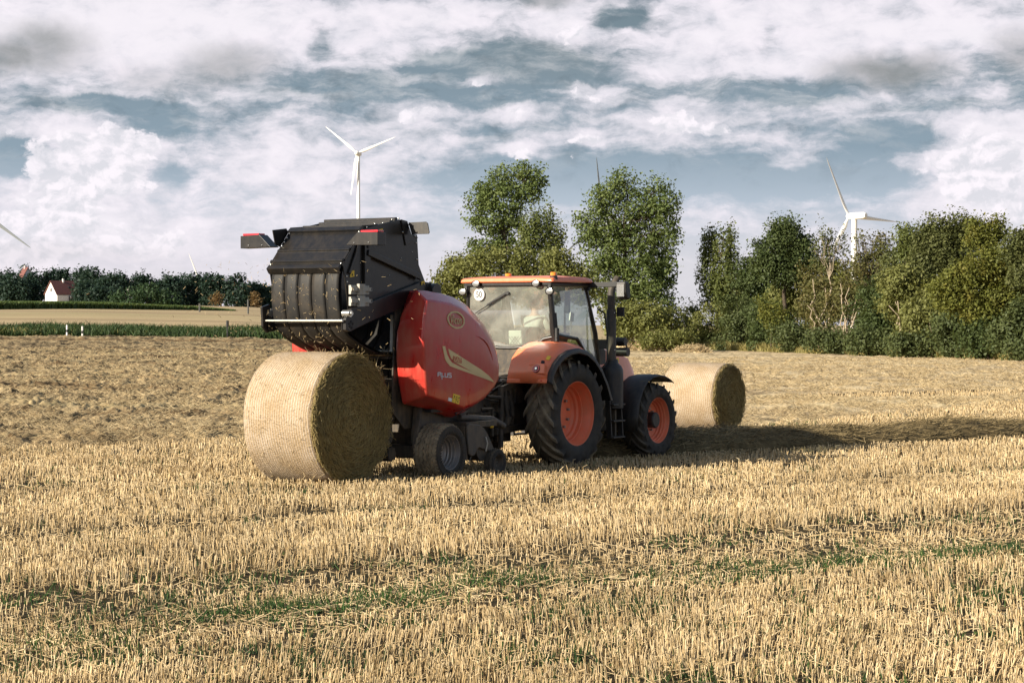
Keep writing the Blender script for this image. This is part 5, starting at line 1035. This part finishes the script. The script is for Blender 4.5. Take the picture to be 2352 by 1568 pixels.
# ------------------------------------------------------------------ tractor
def tractor():
    root = empty('tractor', ORG, HEAD); tag(root, 'orange farm tractor with a glazed cab pulling the red baler', 'tractor')
    for s in (-1, 1):
        wheel(root, -.13, s * .965, .885, .90, .57, .535, s, M_rub_rear, M_rim, 'lug', 18, .055, dish=.37)
        wheel(root, 2.77, s * .93, .665, .68, .45, .405, s, M_rub_front, M_rim, 'lug', 17, .042, hub=(.135, .17), dish=.23)
    # chassis
    ch = MB(); ch.box((-.75,-.34,.62), (1.1,.34,1.25)); ch.box((1.1,-.28,.58), (3.2,.28,1.1)); ch.tube([(-.13,-.75,.885),(-.13,.75,.885)], .16, 16); ch.tube([(2.77,-.75,.665),(2.77,.75,.665)], .11, 14); ch.box((3.0,-.35,.55), (3.45,.35,.95)); ch.box((-1.02,-.20,.42), (-.6,.20,.66)); ch.box((-.85,-.45,1.05), (-.62,.45,1.45))
    ch.build('chassis', M_dark, root, bevel=.015)
    tk = MB(); tk.box((.72,-.92,.52), (1.62,-.42,.98)); tk.box((.72,.42,.52), (1.62,.92,.98)); tk.build('fuel_tank', M_plastic, root, bevel=.05, seg=3)
    for s in (-1, 1):
        stp = MB()
        for z in (.42, .70, .98): stp.box((1.28, min(s*.92, s*1.08), z - .015), (1.68, max(s*.92, s*1.08), z + .015))
        for x in (1.28, 1.66): stp.bar((x, s*1.0, .40), (x, s*.96, 1.05), .03, .10, (0, 1, 0))
        stp.build('ladder', M_plastic, root, bevel=.006)
    # hitch
    li = MB()
    for s in (-1, 1):
        li.bar((-.62, s*.42, 1.42), (-1.28, s*.44, 1.30), .07, .10); li.tube([(-1.15, s*.44, 1.30), (-1.10, s*.46, .78)], .035, 10); li.tube([(-1.17, s*.44, 1.18), (-1.13, s*.46, .95)], .055, 10); li.bar((-.55, s*.36, .66), (-1.45, s*.46, .62), .06, .11); li.tube([(-.92, s*.36, 1.35), (-.85, s*.40, .85)], .05, 12); li.tube([(-1.24, s*.52, .72), (-1.20, s*.56, .86)], .05, 8)
        li.prism([(-1.45,1.30),(-1.62,1.36),(-1.66,1.22),(-1.56,1.10),(-1.40,1.0),(-1.30,.78),(-1.22,.80),(-1.30,1.10),(-1.40,1.20)], 'xz', s*.20, s*.26)
    li.box((-1.5,-.12,.44), (-.7,.12,.52)); li.build('linkage', M_dark, root, bevel=.008)
    MB().box((-1.0,-.42,1.35), (-.72,.42,1.50)).build('coupler_block', M_dark, root, bevel=.012)
    cp = MB()
    for i in range(6): y = -.36 + i * .14; cp.tube([(-1.0, y, 1.42), (-1.09, y, 1.44)], .030, 10); cp.tube([(-1.09, y, 1.44), (-1.15, y, 1.45)], .024, 8)
    cp.build('couplers', M_galv, root, smooth=40); MB().tube([(-1.02,-.02,1.30),(-1.04,-.02,1.02)], .035, 8).build('red_coupler', M_redlens, root)
    # cab
    cab = empty('cab', (0, 0, 0), parent=root); f = MB()
    for s in (-1, 1):
        f.tube([(-.36, s*.80, 3.04), (-.33, s*.835, 2.6), (-.27, s*.86, 2.1), (-.25, s*.86, 1.5)], [.045,.048,.052,.06], 8)
        f.tube([(.78, s*.80, 3.04), (.90, s*.82, 2.66), (1.06, s*.84, 2.2), (1.20, s*.80, 1.75), (1.22, s*.76, 1.2)], [.036,.036,.042,.05,.05], 8)
        f.bar((-.36, s*.80, 3.03), (.78, s*.80, 3.03), .07, .06); f.tube([(-.27, s*.855, 2.2), (.0, s*.86, 2.16), (.42, s*.86, 2.12), (.72, s*.86, 1.85), (1.2, s*.82, 1.5)], .032, 8); f.bar((-.32, s*.84, 2.55), (-.27, s*.86, 2.05), .10, .09)
    f.bar((-.36,-.80,3.03), (-.36,.80,3.03), .06, .06); f.bar((.78,-.80,3.03), (.78,.80,3.03), .06, .06); f.tube([(-.27,-.86,2.16),(-.30,-.66,2.12),(-.32,-.50,2.0),(-.33,-.10,1.965),(-.33,.2,1.965),(-.33,.45,2.0),(-.31,.66,2.14),(-.27,.86,2.2)], .038, 8)
    f.build('frame', M_black, cab, smooth=50)
    lo = MB(); lo.box((-.33,-.66,1.35), (1.15,.66,1.78)); lo.prism([(-.345,1.96),(-.20,1.96),(-.2,1.4),(-.62,1.4),(-.62,1.52)], 'xz', -.60, .60); lo.build('lower_body', M_dark, cab, bevel=.02)
    MB().box((-.64,-.52,1.50), (-.60,.52,1.56)).build('trim_strip', M_shield, cab, bevel=.008)
    rl = MB(); px_ = [(-.46,3.085),(-.44,3.135),(-.36,3.16),(.2,3.185),(.66,3.175),(.82,3.15),(.87,3.10),(.85,3.07),(-.44,3.06)]
    vs = []; ys = [(-.93,.94),(-.90,1.0),(-.6,1.01),(.6,1.01),(.90,1.0),(.93,.94)]
    n = len(px_)
    for y, k_ in ys:
        for x, z in px_: vs.append((.2 + (x - .2) * (1 if abs(y) < .92 else .96), y, 3.06 + (z - 3.06) * (1 if abs(y) < .85 else .82 if abs(y) < .92 else .45)))
    rl.add(vs, [(i*n+j, i*n+(j+1)%n, (i+1)*n+(j+1)%n, (i+1)*n+j) for i in range(len(ys)-1) for j in range(n)] + [tuple(range(n)), tuple((len(ys)-1)*n+j for j in range(n))])
    rl.build('roof', M_orange, cab, smooth=35, bevel=.02, seg=3)
    MB().box((-.42,-.88,2.995), (.82,.88,3.058)).build('roof_lining', M_black, cab, bevel=.02)
    gl = MB(); gl.add([(-.385,-.77,2.99),(-.385,.77,2.99),(-.352,.80,2.6),(-.30,.815,2.25),(-.325,.62,2.14),(-.345,.44,2.01),(-.35,.15,1.98),(-.35,-.15,1.98),(-.34,-.48,2.01),(-.325,-.66,2.13),(-.30,-.815,2.2),(-.352,-.80,2.6)], [tuple(range(12))]); gl.build('rear_window', M_glass, cab)
    for s in (-1, 1): MB().add([(-.30, s*.83, 2.99), (.74, s*.81, 2.99), (.87, s*.83, 2.66), (1.03, s*.85, 2.2), (1.16, s*.82, 1.76), (.75, s*.875, 1.86), (.42, s*.88, 2.14), (.0, s*.88, 2.18), (-.24, s*.875, 2.22)], [tuple(range(9))]).build('side_window', M_glass, cab)
    MB().add([(.80,-.77,2.99),(.80,.77,2.99),(1.20,.76,1.80),(1.20,-.76,1.80)], [(0,1,2,3)]).build('windscreen', M_glass, cab)
    wp = MB(); wp.tube([(-.40,-.004,2.886), (-.405,.30,2.735), (-.39,.658,2.549)], [.012,.010,.007], 6); wp.bar((-.412,.02,2.89), (-.40,.42,2.685), .012, .03); wp.tube([(-.37,-.004,2.886),(-.42,-.004,2.886)], .028, 10); wp.build('wiper', M_ink, cab)
    sg = MB().tube([(-.40,.57,2.867),(-.408,.57,2.867)], .105, 32); sg = sg.build('speed_plate', M_white, cab); text('50', 'speed_number', M_ink, sg, (-.412,.57,2.867), .115, .105, 'rear', bold=.004)
    for (y, z, hang) in ((.60,3.045,0),(-.60,3.04,0),(.87,2.913,1),(-.87,2.908,1)):
        lm = MB(); lm.lathe([(.002,.07),(.05,.065),(.080,.03),(.086,0),(.080,-.006)], (-.47, y, z), 24, 'x'); [None]; lm.v = [(x, yy, z + (zz - z) * .72) for x, yy, zz in lm.v]; ho_ = lm.build('work_lamp', M_plastic, cab, smooth=40)
        ln = MB().lathe([(.002,-.010),(.040,-.009),(.066,-.004)], (-.47, y, z), 24, 'x'); ln.v = [(x, yy, z + (zz - z) * .72) for x, yy, zz in ln.v]; ln.build('lens', M_lens, ho_, smooth=60)
        if hang: MB().tube([(-.43, y, z - .05), (-.40, y, z - .11), (-.36, y * .94, z - .11)], .014, 6).build('bracket', M_ink, ho_); MB().box((-.42, min(y*.93, y*.99), z + .0), (-.37, max(y*.93, y*.99), z + .14)).build('bracket', M_ink, ho_)
    for (x, y, z0, tall) in ((-.32,-.86,3.06,1),(-.1,.18,3.165,0)):
        bc_ = MB().lathe([(.075,0),(.06,.06),(.055,.065),(.002,.065)] if tall else [(.06,0),(.055,.012),(.002,.012)], (x, y, z0 + (.045 if tall else .0)), 20, 'z').build('beacon_base', M_ink, cab, smooth=40)
        MB().lathe([(.055,0),(.055,.035 if not tall else .045),(.045,.045 if not tall else .056),(.002,.046 if not tall else .058)], (x, y, z0 + (.11 if tall else .012)), 20, 'z').build('beacon_lens', M_amber, bc_, smooth=40)
    hn = MB(); hn.tube([(-.30,-.90,2.14),(-.34,-.94,2.14),(-.34,-.94,2.26),(-.30,-.90,2.27)], .016, 6); hn.box((-.33,-.935,2.08), (-.26,-.88,2.30)); hn.build('door_handle', M_ink, cab, bevel=.006)
    gt = MB(); gt.tube([(1.02,-.92,2.62),(1.14,-.98,2.55),(1.2,-1.0,2.2),(1.2,-1.0,1.72),(1.14,-.95,1.62),(1.04,-.9,1.62)], .016, 8); gt.build('grab_rail', M_ink, cab, smooth=60)
    # interior
    st = MB(); st.box((.18,-.27,1.85), (.72,.27,2.0)); st.box((.16,-.25,1.98), (.28,.25,2.32)); st.box((.30,-.22,1.4), (.62,.22,1.85)); st.build('driver_seat', M_seat, cab, bevel=.05, seg=3)
    js = MB(); js.tube([(.05,.34,2.02),(.05,.38,2.22),(.06,.46,2.27),(.06,.62,2.27),(.05,.70,2.2),(.05,.72,2.02)], .026, 8); js.box((.08,.42,2.02), (.13,.66,2.2)); js.build('passenger_seat', M_seat, cab, smooth=50)
    nt = MB(); nt.bar((.06,.30,2.03), (.04,.30,2.30), .05, .04); nt.bar((.06,-.06,2.03), (.04,-.06,2.28), .08, .05); nt.build('pocket_frame', M_ink, cab)
    bgp = MB().add([(.05,.27,2.02),(.05,.0,2.02),(.04,.01,2.26),(.04,.28,2.26),(.10,.27,2.02),(.10,.0,2.02),(.10,.01,2.26),(.10,.28,2.26)], [(0,1,2,3),(7,6,5,4),(0,4,5,1),(1,5,6,2),(2,6,7,3),(3,7,4,0)]).build('document_bag', M_paper, cab, bevel=.02)
    nn = MB()
    for i in range(-5, 6):
        a = .13 + i * .055
        for sg_ in (-1, 1):
            y0, z0_, y1, z1 = a, 2.02, a + sg_ * .13, 2.16; 
            if -.02 < y0 < .29 and -.02 < y1 < .29: nn.bar((.035, y0, z0_), (.03, y1, z1), .006, .006, (1, 0, 0))
    nn.build('net_pocket', M_ink, cab); MB().box((.0,.40,2.03), (.03,.52,2.08)).build('switch_box', M_shield, cab)
    arm = MB(); arm.add([(.10,-.12,2.02),(.12,-.62,2.02),(.15,-.70,2.22),(.15,-.45,2.22)] + [(.5,-.12,2.02),(.5,-.62,2.02),(.5,-.70,2.22),(.5,-.45,2.22)], [(0,1,2,3),(7,6,5,4),(0,4,5,1),(1,5,6,2),(2,6,7,3),(3,7,4,0)]); arm.build('side_console', M_shield, cab, bevel=.03)
    sw = MB(); n = 24; c0 = Vector((.86, 0, 2.16)); vs = []
    sw.tube([tuple(c0 + Vector((.10 * math.cos(2*math.pi*i/n), .19 * math.sin(2*math.pi*i/n), .16 * math.cos(2*math.pi*i/n)))) for i in range(n + 1)], .016, 6, False); sw.tube([tuple(c0), (1.0, 0, 1.75)], .035, 8); sw.bar(c0 + Vector((0,-.19,0)), c0 + Vector((0,.19,0)), .03, .02); sw.build('steering_wheel', M_ink, cab, smooth=60)
    sc = MB(); sc.bar((.50,-.70,2.42), (.53,-.70,2.56), .12, .02, (0, 1, 0)); sc.tube([(.5,-.70,2.42),(.5,-.68,2.2)], .012, 6); sc.build('monitor', M_galv, cab); MB().box((.30,-.79,2.55), (.34,-.68,2.92)).build('speaker_pod', M_ink, cab, bevel=.02)
    # bonnet
    hd = MB(); sec = [(1.22,.40,1.15,1.98),(1.8,.40,1.15,2.0),(2.5,.40,1.1,1.93),(3.1,.37,1.02,1.80),(3.38,.30,1.0,1.60)]; vs = []
    for x, w, z0, z1 in sec: vs += [(x, -w, z0), (x, -w * 1.03, z0 + (z1 - z0) * .6), (x, -w * .85, z1 - .05), (x, -w * .4, z1), (x, w * .4, z1), (x, w * .85, z1 - .05), (x, w * 1.03, z0 + (z1 - z0) * .6), (x, w, z0)]
    hd.add(vs, [(i*8+j, i*8+j+1, (i+1)*8+j+1, (i+1)*8+j) for i in range(4) for j in range(7)] + [tuple(range(8)), tuple(32 + j for j in range(8))]); hb = hd.build('bonnet', M_orange, root, smooth=35, bevel=.015)
    MB().prism([(1.18,1.85),(1.25,2.13),(1.80,2.04),(2.1,1.90),(2.1,1.66),(1.18,1.66)], 'xz', -.438, -.425).build('bonnet_side_panel', M_shield, hb, bevel=.004); text('KUB', 'bonnet_lettering', M_white, hb, (1.40,-.446,2.045), .27, .085, rot=-.12, bold=.0)
    # rear fenders
    I = [(-1.16,1.42),(-1.12,1.60),(-1.02,1.80),(-.84,1.95),(-.5,2.05),(-.15,2.08),(.2,2.05),(.5,1.96),(.8,1.79),(1.05,1.54),(1.22,1.25)]
    O = [(-1.07,1.42),(-1.03,1.57),(-.90,1.72),(-.70,1.85),(-.45,1.93),(-.18,1.955),(.1,1.91),(.35,1.79),(.58,1.60),(.77,1.36),(.92,1.08)]
    for s in (-1, 1):
        fe = MB(); cols = [(-.46,0,-.06),(-.50,0,0),(-.66,0,0),(-.84,.12,.012),(-1.0,.38,.02),(-1.12,.72,.012),(-1.19,1,0)]; n = len(I); vs = []
        for y, t, b_ in cols:
            for (xi, zi), (xo, zo) in zip(I, O):
                x = xi + (xo - xi) * t; z = zi + (zo - zi) * t; r = math.hypot(x + .13, z - .88); vs.append((x + (x + .13) / r * b_, -s * y if s > 0 else y, z + (z - .88) / r * b_))
        vs = [(x, abs(y) * s, z) for x, y, z in vs]
        fe.add(vs, [(i*n+j, i*n+j+1, (i+1)*n+j+1, (i+1)*n+j) for i in range(len(cols)-1) for j in range(8)])
        fo = fe.build('rear_fender', M_orange, root, smooth=50); sm = fo.modifiers.new('thickness', 'SOLIDIFY'); sm.thickness = .025; sm.offset = 0
        li_ = MB().add([(-1.165, s*.50, 1.40), (-1.085, s*1.20, 1.40), (-1.20, s*.50, 1.41), (-1.12, s*1.22, 1.41), (-1.19, s*.50, 1.47), (-1.11, s*1.22, 1.47), (-1.14, s*.50, 1.48), (-1.06, s*1.21, 1.48)], [(0,1,3,2),(2,3,5,4),(4,5,7,6),(6,7,1,0),(0,2,4,6),(1,7,5,3)]).build('fender_lip', M_orange, fo, bevel=.01)
        ru = MB(); vs = []; O2 = [(x, z) for x, z in O]
        for x, z in O2:
            r = math.hypot(x + .13, z - .88); ux, uz = (x + .13) / r, (z - .88) / r
            for dr, y in ((.008, 1.17), (.012, 1.26), (-.02, 1.285), (-.07, 1.28), (-.06, 1.25), (-.02, 1.17)): vs.append((x + ux * dr, s * y, z + uz * dr))
        ru.add(vs, [(i*6+j, i*6+(j+1)%6, (i+1)*6+(j+1)%6, (i+1)*6+j) for i in range(len(O2)-1) for j in range(6)]); ru.build('fender_rubber', M_plastic, fo, smooth=45)
        ll = MB()
        for (xi, zi), (xo, zo) in zip(I[7:], O[7:]): ll.v += [(xi, s*.5, zi), (xo, s*1.19, zo), (xi - .02, s*.5, zi - .03), (xo - .02, s*1.19, zo - .03)]
        ll.f = [f_ for i in range(3) for f_ in ((i*4, i*4+1, i*4+5, i*4+4), (i*4+2, i*4+6, i*4+7, i*4+3))]; ll.build('fender_front', M_plastic, fo, smooth=40)
        # lamp in its raised housing
        lp = MB(); n_ = Vector((-.93, 0, .36)); c0 = Vector((-1.075, s*1.02, 1.63)); up_ = Vector((.36, 0, .93))
        hp_ = [(-.16,-.085),(.42,-.085),(.36,-.04),(.18,.075),(0.0,.10),(-.14,.09)]
        vs = [c0 + Vector((0, -s*a, 0)) + up_ * b - n_ * .10 for a, b in hp_] + [c0 + Vector((0, -s*a, 0)) + up_ * b + n_ * (.035 if a < .3 else -.01) for a, b in hp_]
        lh = MB().add(vs, [tuple(range(6)), tuple(range(11, 5, -1))] + [(i, (i+1)%6, 6+(i+1)%6, 6+i) for i in range(6)]).build('lamp_housing', M_orange, fo, bevel=.012)
        def disc(r, d0, d1, mat, nm, par):
            b = MB(); m_ = 24; vs = [c0 + Vector((0, r*math.cos(2*math.pi*i/m_), 0)) + up_ * (r*math.sin(2*math.pi*i/m_)) + n_ * d for d in (d0, d1) for i in range(m_)]; b.add(vs, [(i, (i+1)%m_, m_+(i+1)%m_, m_+i) for i in range(m_)] + [tuple(range(m_)), tuple(range(2*m_-1, m_-1, -1))]); return b.build(nm, mat, par)
        disc(.068, .02, .040, M_ink, 'lamp_rim', lh); disc(.060, .03, .046, M_redlens, 'tail_lamp', lh); disc(.038, .04, .050, M_ink, 'lamp_ring', lh); disc(.022, .045, .055, M_lens, 'lamp_centre', lh)
        disc2 = MB().tube([(-1.10, s*1.12, 1.445), (-1.125, s*1.12, 1.44)], .02, 12).build('reflector', M_redlens, fo)
        if s < 0:
            MB().add([(-.865,-1.165,1.79),(-.865,-1.215,1.775),(-.795,-1.215,1.83),(-.795,-1.165,1.845)], [(0,1,2,3)]); 
            lb = MB(); p0 = Vector((-.90,-1.10,1.80)); 
            b_ = MB().bar((-.935,-1.12,1.785), (-.865,-1.12,1.845), .06, .006, (-.66, -.3, .7)).build('fender_label', M_yellow, fo); MB().bar((-1.02,-1.08,1.725), (-.99,-1.08,1.765), .05, .03, (-.7, -.2, .7)).build('fender_switch', M_ink, fo)
    # front fenders
    for s in (-1, 1):
        ff = MB(); arc = [(1.98,.50),(2.0,.75),(2.06,1.0),(2.17,1.20),(2.33,1.35),(2.53,1.43),(2.77,1.455),(3.0,1.43),(3.18,1.375),(3.30,1.32)]; vs = []
        for y, k_ in ((.66,0),(.70,.012),(.93,.018),(1.12,.012),(1.15,-.01)):
            for x, z in arc: r = math.hypot(x - 2.77, z - .665); vs.append((x + (x - 2.77) / r * k_, s * y, z + (z - .665) / r * k_))
        n = len(arc); ff.add(vs, [(i*n+j, i*n+j+1, (i+1)*n+j+1, (i+1)*n+j) for i in range(4) for j in range(n-1)]); o = ff.build('front_fender', M_plastic, root, smooth=50); sm = o.modifiers.new('thickness', 'SOLIDIFY'); sm.thickness = .018; sm.offset = 0
        MB().bar((2.3, s*.45, .9), (2.5, s*.75, 1.38), .05, .04).build('fender_bracket', M_dark, o)
    # exhaust: muffler can with stack
    ex = MB(); ex.lathe([(.002,.90),(.17,.90),(.195,.92),(.195,1.50),(.19,1.58),(.165,1.64),(.11,1.69),(.10,1.76)], (1.53,-.90,0), 28, 'z'); ex.build('muffler', M_plastic, root, smooth=40); MB().bar((1.50,-.93,.42), (1.50,-.93,.92), .05, .12).build('muffler_bracket', M_dark, root)
    es = empty('exhaust_stack', (0, 0, 0), parent=root); MB().tube([(1.50,-.90,1.74),(1.50,-.90,2.62)], .085, 20).build('heat_shield', M_shield, es, smooth=40); MB().tube([(1.50,-.90,2.60),(1.50,-.90,2.92),(1.53,-.91,3.02),(1.60,-.93,3.12),(1.64,-.94,3.17)], [.066,.066,.064,.06,.058], 16).build('pipe', M_dark, es, smooth=40); MB().box((1.54,-1.12,2.50), (1.58,-.985,2.66)).build('number_bracket', M_ink, es); MB().bar((1.62,-.965,1.70), (1.60,-.965,1.78), .006, .07, (1, 0, 0)).build('stack_label', M_yellow, es)
    es2 = MB(); [es2.ball((1.47,-.985,z), .012, 6) for z in (2.56, 1.92)]; es2.build('shield_bolts', M_steel, es)
    MB().bar((1.2,-.60,2.02), (1.48,-.86,2.02), .10, .16).build('stack_bracket', M_ink, root); ac = MB(); ac.tube([(1.98,-.62,2.06),(2.0,-.90,2.06)], .075, 14); ac.tube([(2.0,-.66,1.88),(2.02,-.94,1.88)], .08, 14); ac.tube([(2.0,-.78,1.98),(2.0,-.78,2.1)], .03, 8); ac.build('air_intake', M_plastic, root, smooth=40)
    for s in (-1, 1):                                          # mirrors on long arms
        ma = MB().bar((.80, s*.84, 3.03), (.84, s*1.42, 3.04), .03, .09).build('mirror_arm', M_ink, root, bevel=.01)
        MB().box((.78, min(s*.82, s*.88), 2.94), (.84, max(s*.82, s*.88), 3.09)).build('hinge', M_ink, ma)
        mh = MB(); mh.prism([(.78,3.08),(.90,3.09),(.95,3.0),(.97,2.83),(.93,2.77),(.84,2.79),(.79,2.9)], 'xz', s*1.40, s*1.60); h_ = mh.build('mirror_housing', M_plastic, ma, bevel=.03, seg=3); MB().prism([(s*1.43,2.83),(s*1.57,2.83),(s*1.57,3.04),(s*1.43,3.04)], 'yz', .775, .785).build('mirror_glass', M_lens, h_)
tractor()

# ------------------------------------------------------------------ driver, seen from behind through the rear window
def skin_body(name, mat, parent, verts, edges, radii, root_i=0, sub=2):
    me = bpy.data.meshes.new(name); me.from_pydata(verts, edges, []); o = link(me, name, mat, parent); md = o.modifiers.new('skin', 'SKIN'); md.use_smooth_shade = True
    for i, r in enumerate(radii): d = me.skin_vertices[0].data[i]; d.radius = r if hasattr(r, '__len__') else (r, r); d.use_root = (i == root_i)
    s_ = o.modifiers.new('subdivision', 'SUBSURF'); s_.levels = sub; s_.render_levels = sub; return o
def driver():
    p = m2w(.42, -.02, 2.0); root = empty('person', p, HEAD); tag(root, 'person in a pale shirt sitting at the tractor wheel, turned away from us', 'person')
    V = [(0,0,.06),(-.01,0,.24),(0,0,.42),(0,0,.52),(.01,0,.60),(.02,0,.70),(.02,0,.80), (.0,-.17,.46),(.10,-.24,.24),(.34,-.14,.18),(.40,-.12,.18),(0,.17,.46),(.10,.24,.24),(.34,.14,.18),(.40,.12,.18), (.05,-.10,.02),(.42,-.13,.03),(.48,-.13,-.40),(.05,.10,.02),(.42,.13,.03),(.48,.13,-.40),(.60,-.13,-.42),(.60,.13,-.42)]
    Ed = [(0,1),(1,2),(2,3),(3,4),(4,5),(5,6),(2,7),(7,8),(8,9),(9,10),(2,11),(11,12),(12,13),(13,14),(0,15),(15,16),(16,17),(0,18),(18,19),(19,20),(17,21),(20,22)]
    Rd = [(.13,.17),(.11,.15),(.12,.17),(.07,.08),(.055,.055),(.09,.08),(.085,.075),.06,.048,.036,.03,.06,.048,.036,.03,.085,.07,.05,.085,.07,.05,.045,.045]
    skin_body('body', M_skin, root, V, Ed, Rd)
    sv = [(0,0,.05),(-.015,0,.24),(0,0,.43),(0,0,.50),(0,-.18,.46),(.10,-.25,.25),(0,.18,.46),(.10,.25,.25)]
    skin_body('shirt', M_cloth, root, sv, [(0,1),(1,2),(2,3),(2,4),(4,5),(2,6),(6,7)], [(.15,.19),(.135,.175),(.145,.19),(.085,.095),.078,.062,.078,.062])
    skin_body('trousers', M_jeans, root, [(0,0,.03),(.05,-.10,.02),(.42,-.13,.03),(.48,-.13,-.36),(.05,.10,.02),(.42,.13,.03),(.48,.13,-.36)], [(0,1),(1,2),(2,3),(0,4),(4,5),(5,6)], [(.15,.18),.105,.085,.065,.105,.085,.065])
    MB().ball((.0,0,.765), .105, 18, (1.02,.86,1.02)).build('hair', M_hair, root, smooth=180)
    fc = MB(); fc.ball((.115,0,.70), .018, 8, (1,.8,1.3)); [fc.ball((.02, s*.085, .71), .024, 8, (.8,.5,1.3)) for s in (-1, 1)]; fc.build('nose_and_ears', M_skin, root, smooth=180)
    for s in (-1, 1):
        hd_ = MB(); hd_.ball((.43, s*.11, .175), .040, 10, (1.1,.5,.9))
        for i in range(4): hd_.tube([(.45, s*(.10 + .0), .20 - i*.018), (.485, s*.105, .205 - i*.018), (.495, s*.12, .185 - i*.017)], [.010,.009,.007], 6)
        hd_.tube([(.43, s*.10, .20), (.45, s*.085, .225), (.47, s*.09, .235)], [.012,.010,.008], 6); hd_.build('hand', M_skin, root, smooth=180)
driver()

# ------------------------------------------------------------------ chaff in the air round the tailgate
N = 420; lx = rng.normal(-5.9, .5, N); ly = rng.normal(.5, .9, N); lz_ = rng.uniform(1.7, 3.3, N); ok = (lx < -5.95) | (np.abs(ly) > .82); lx, ly, lz_ = lx[ok], ly[ok], lz_[ok]; N = len(lx)
W_ = np.array([m2w(a, b, c)[:] for a, b, c in zip(lx, ly, lz_)]); d = rng.normal(0, 1, (N, 3)); d /= np.linalg.norm(d, axis=1, keepdims=True)
tag(straws('flying_chaff', W_, d, rng.uniform(.015, .07, N), rng.uniform(.004, .008, N), M_litter, .7), kind='stuff')
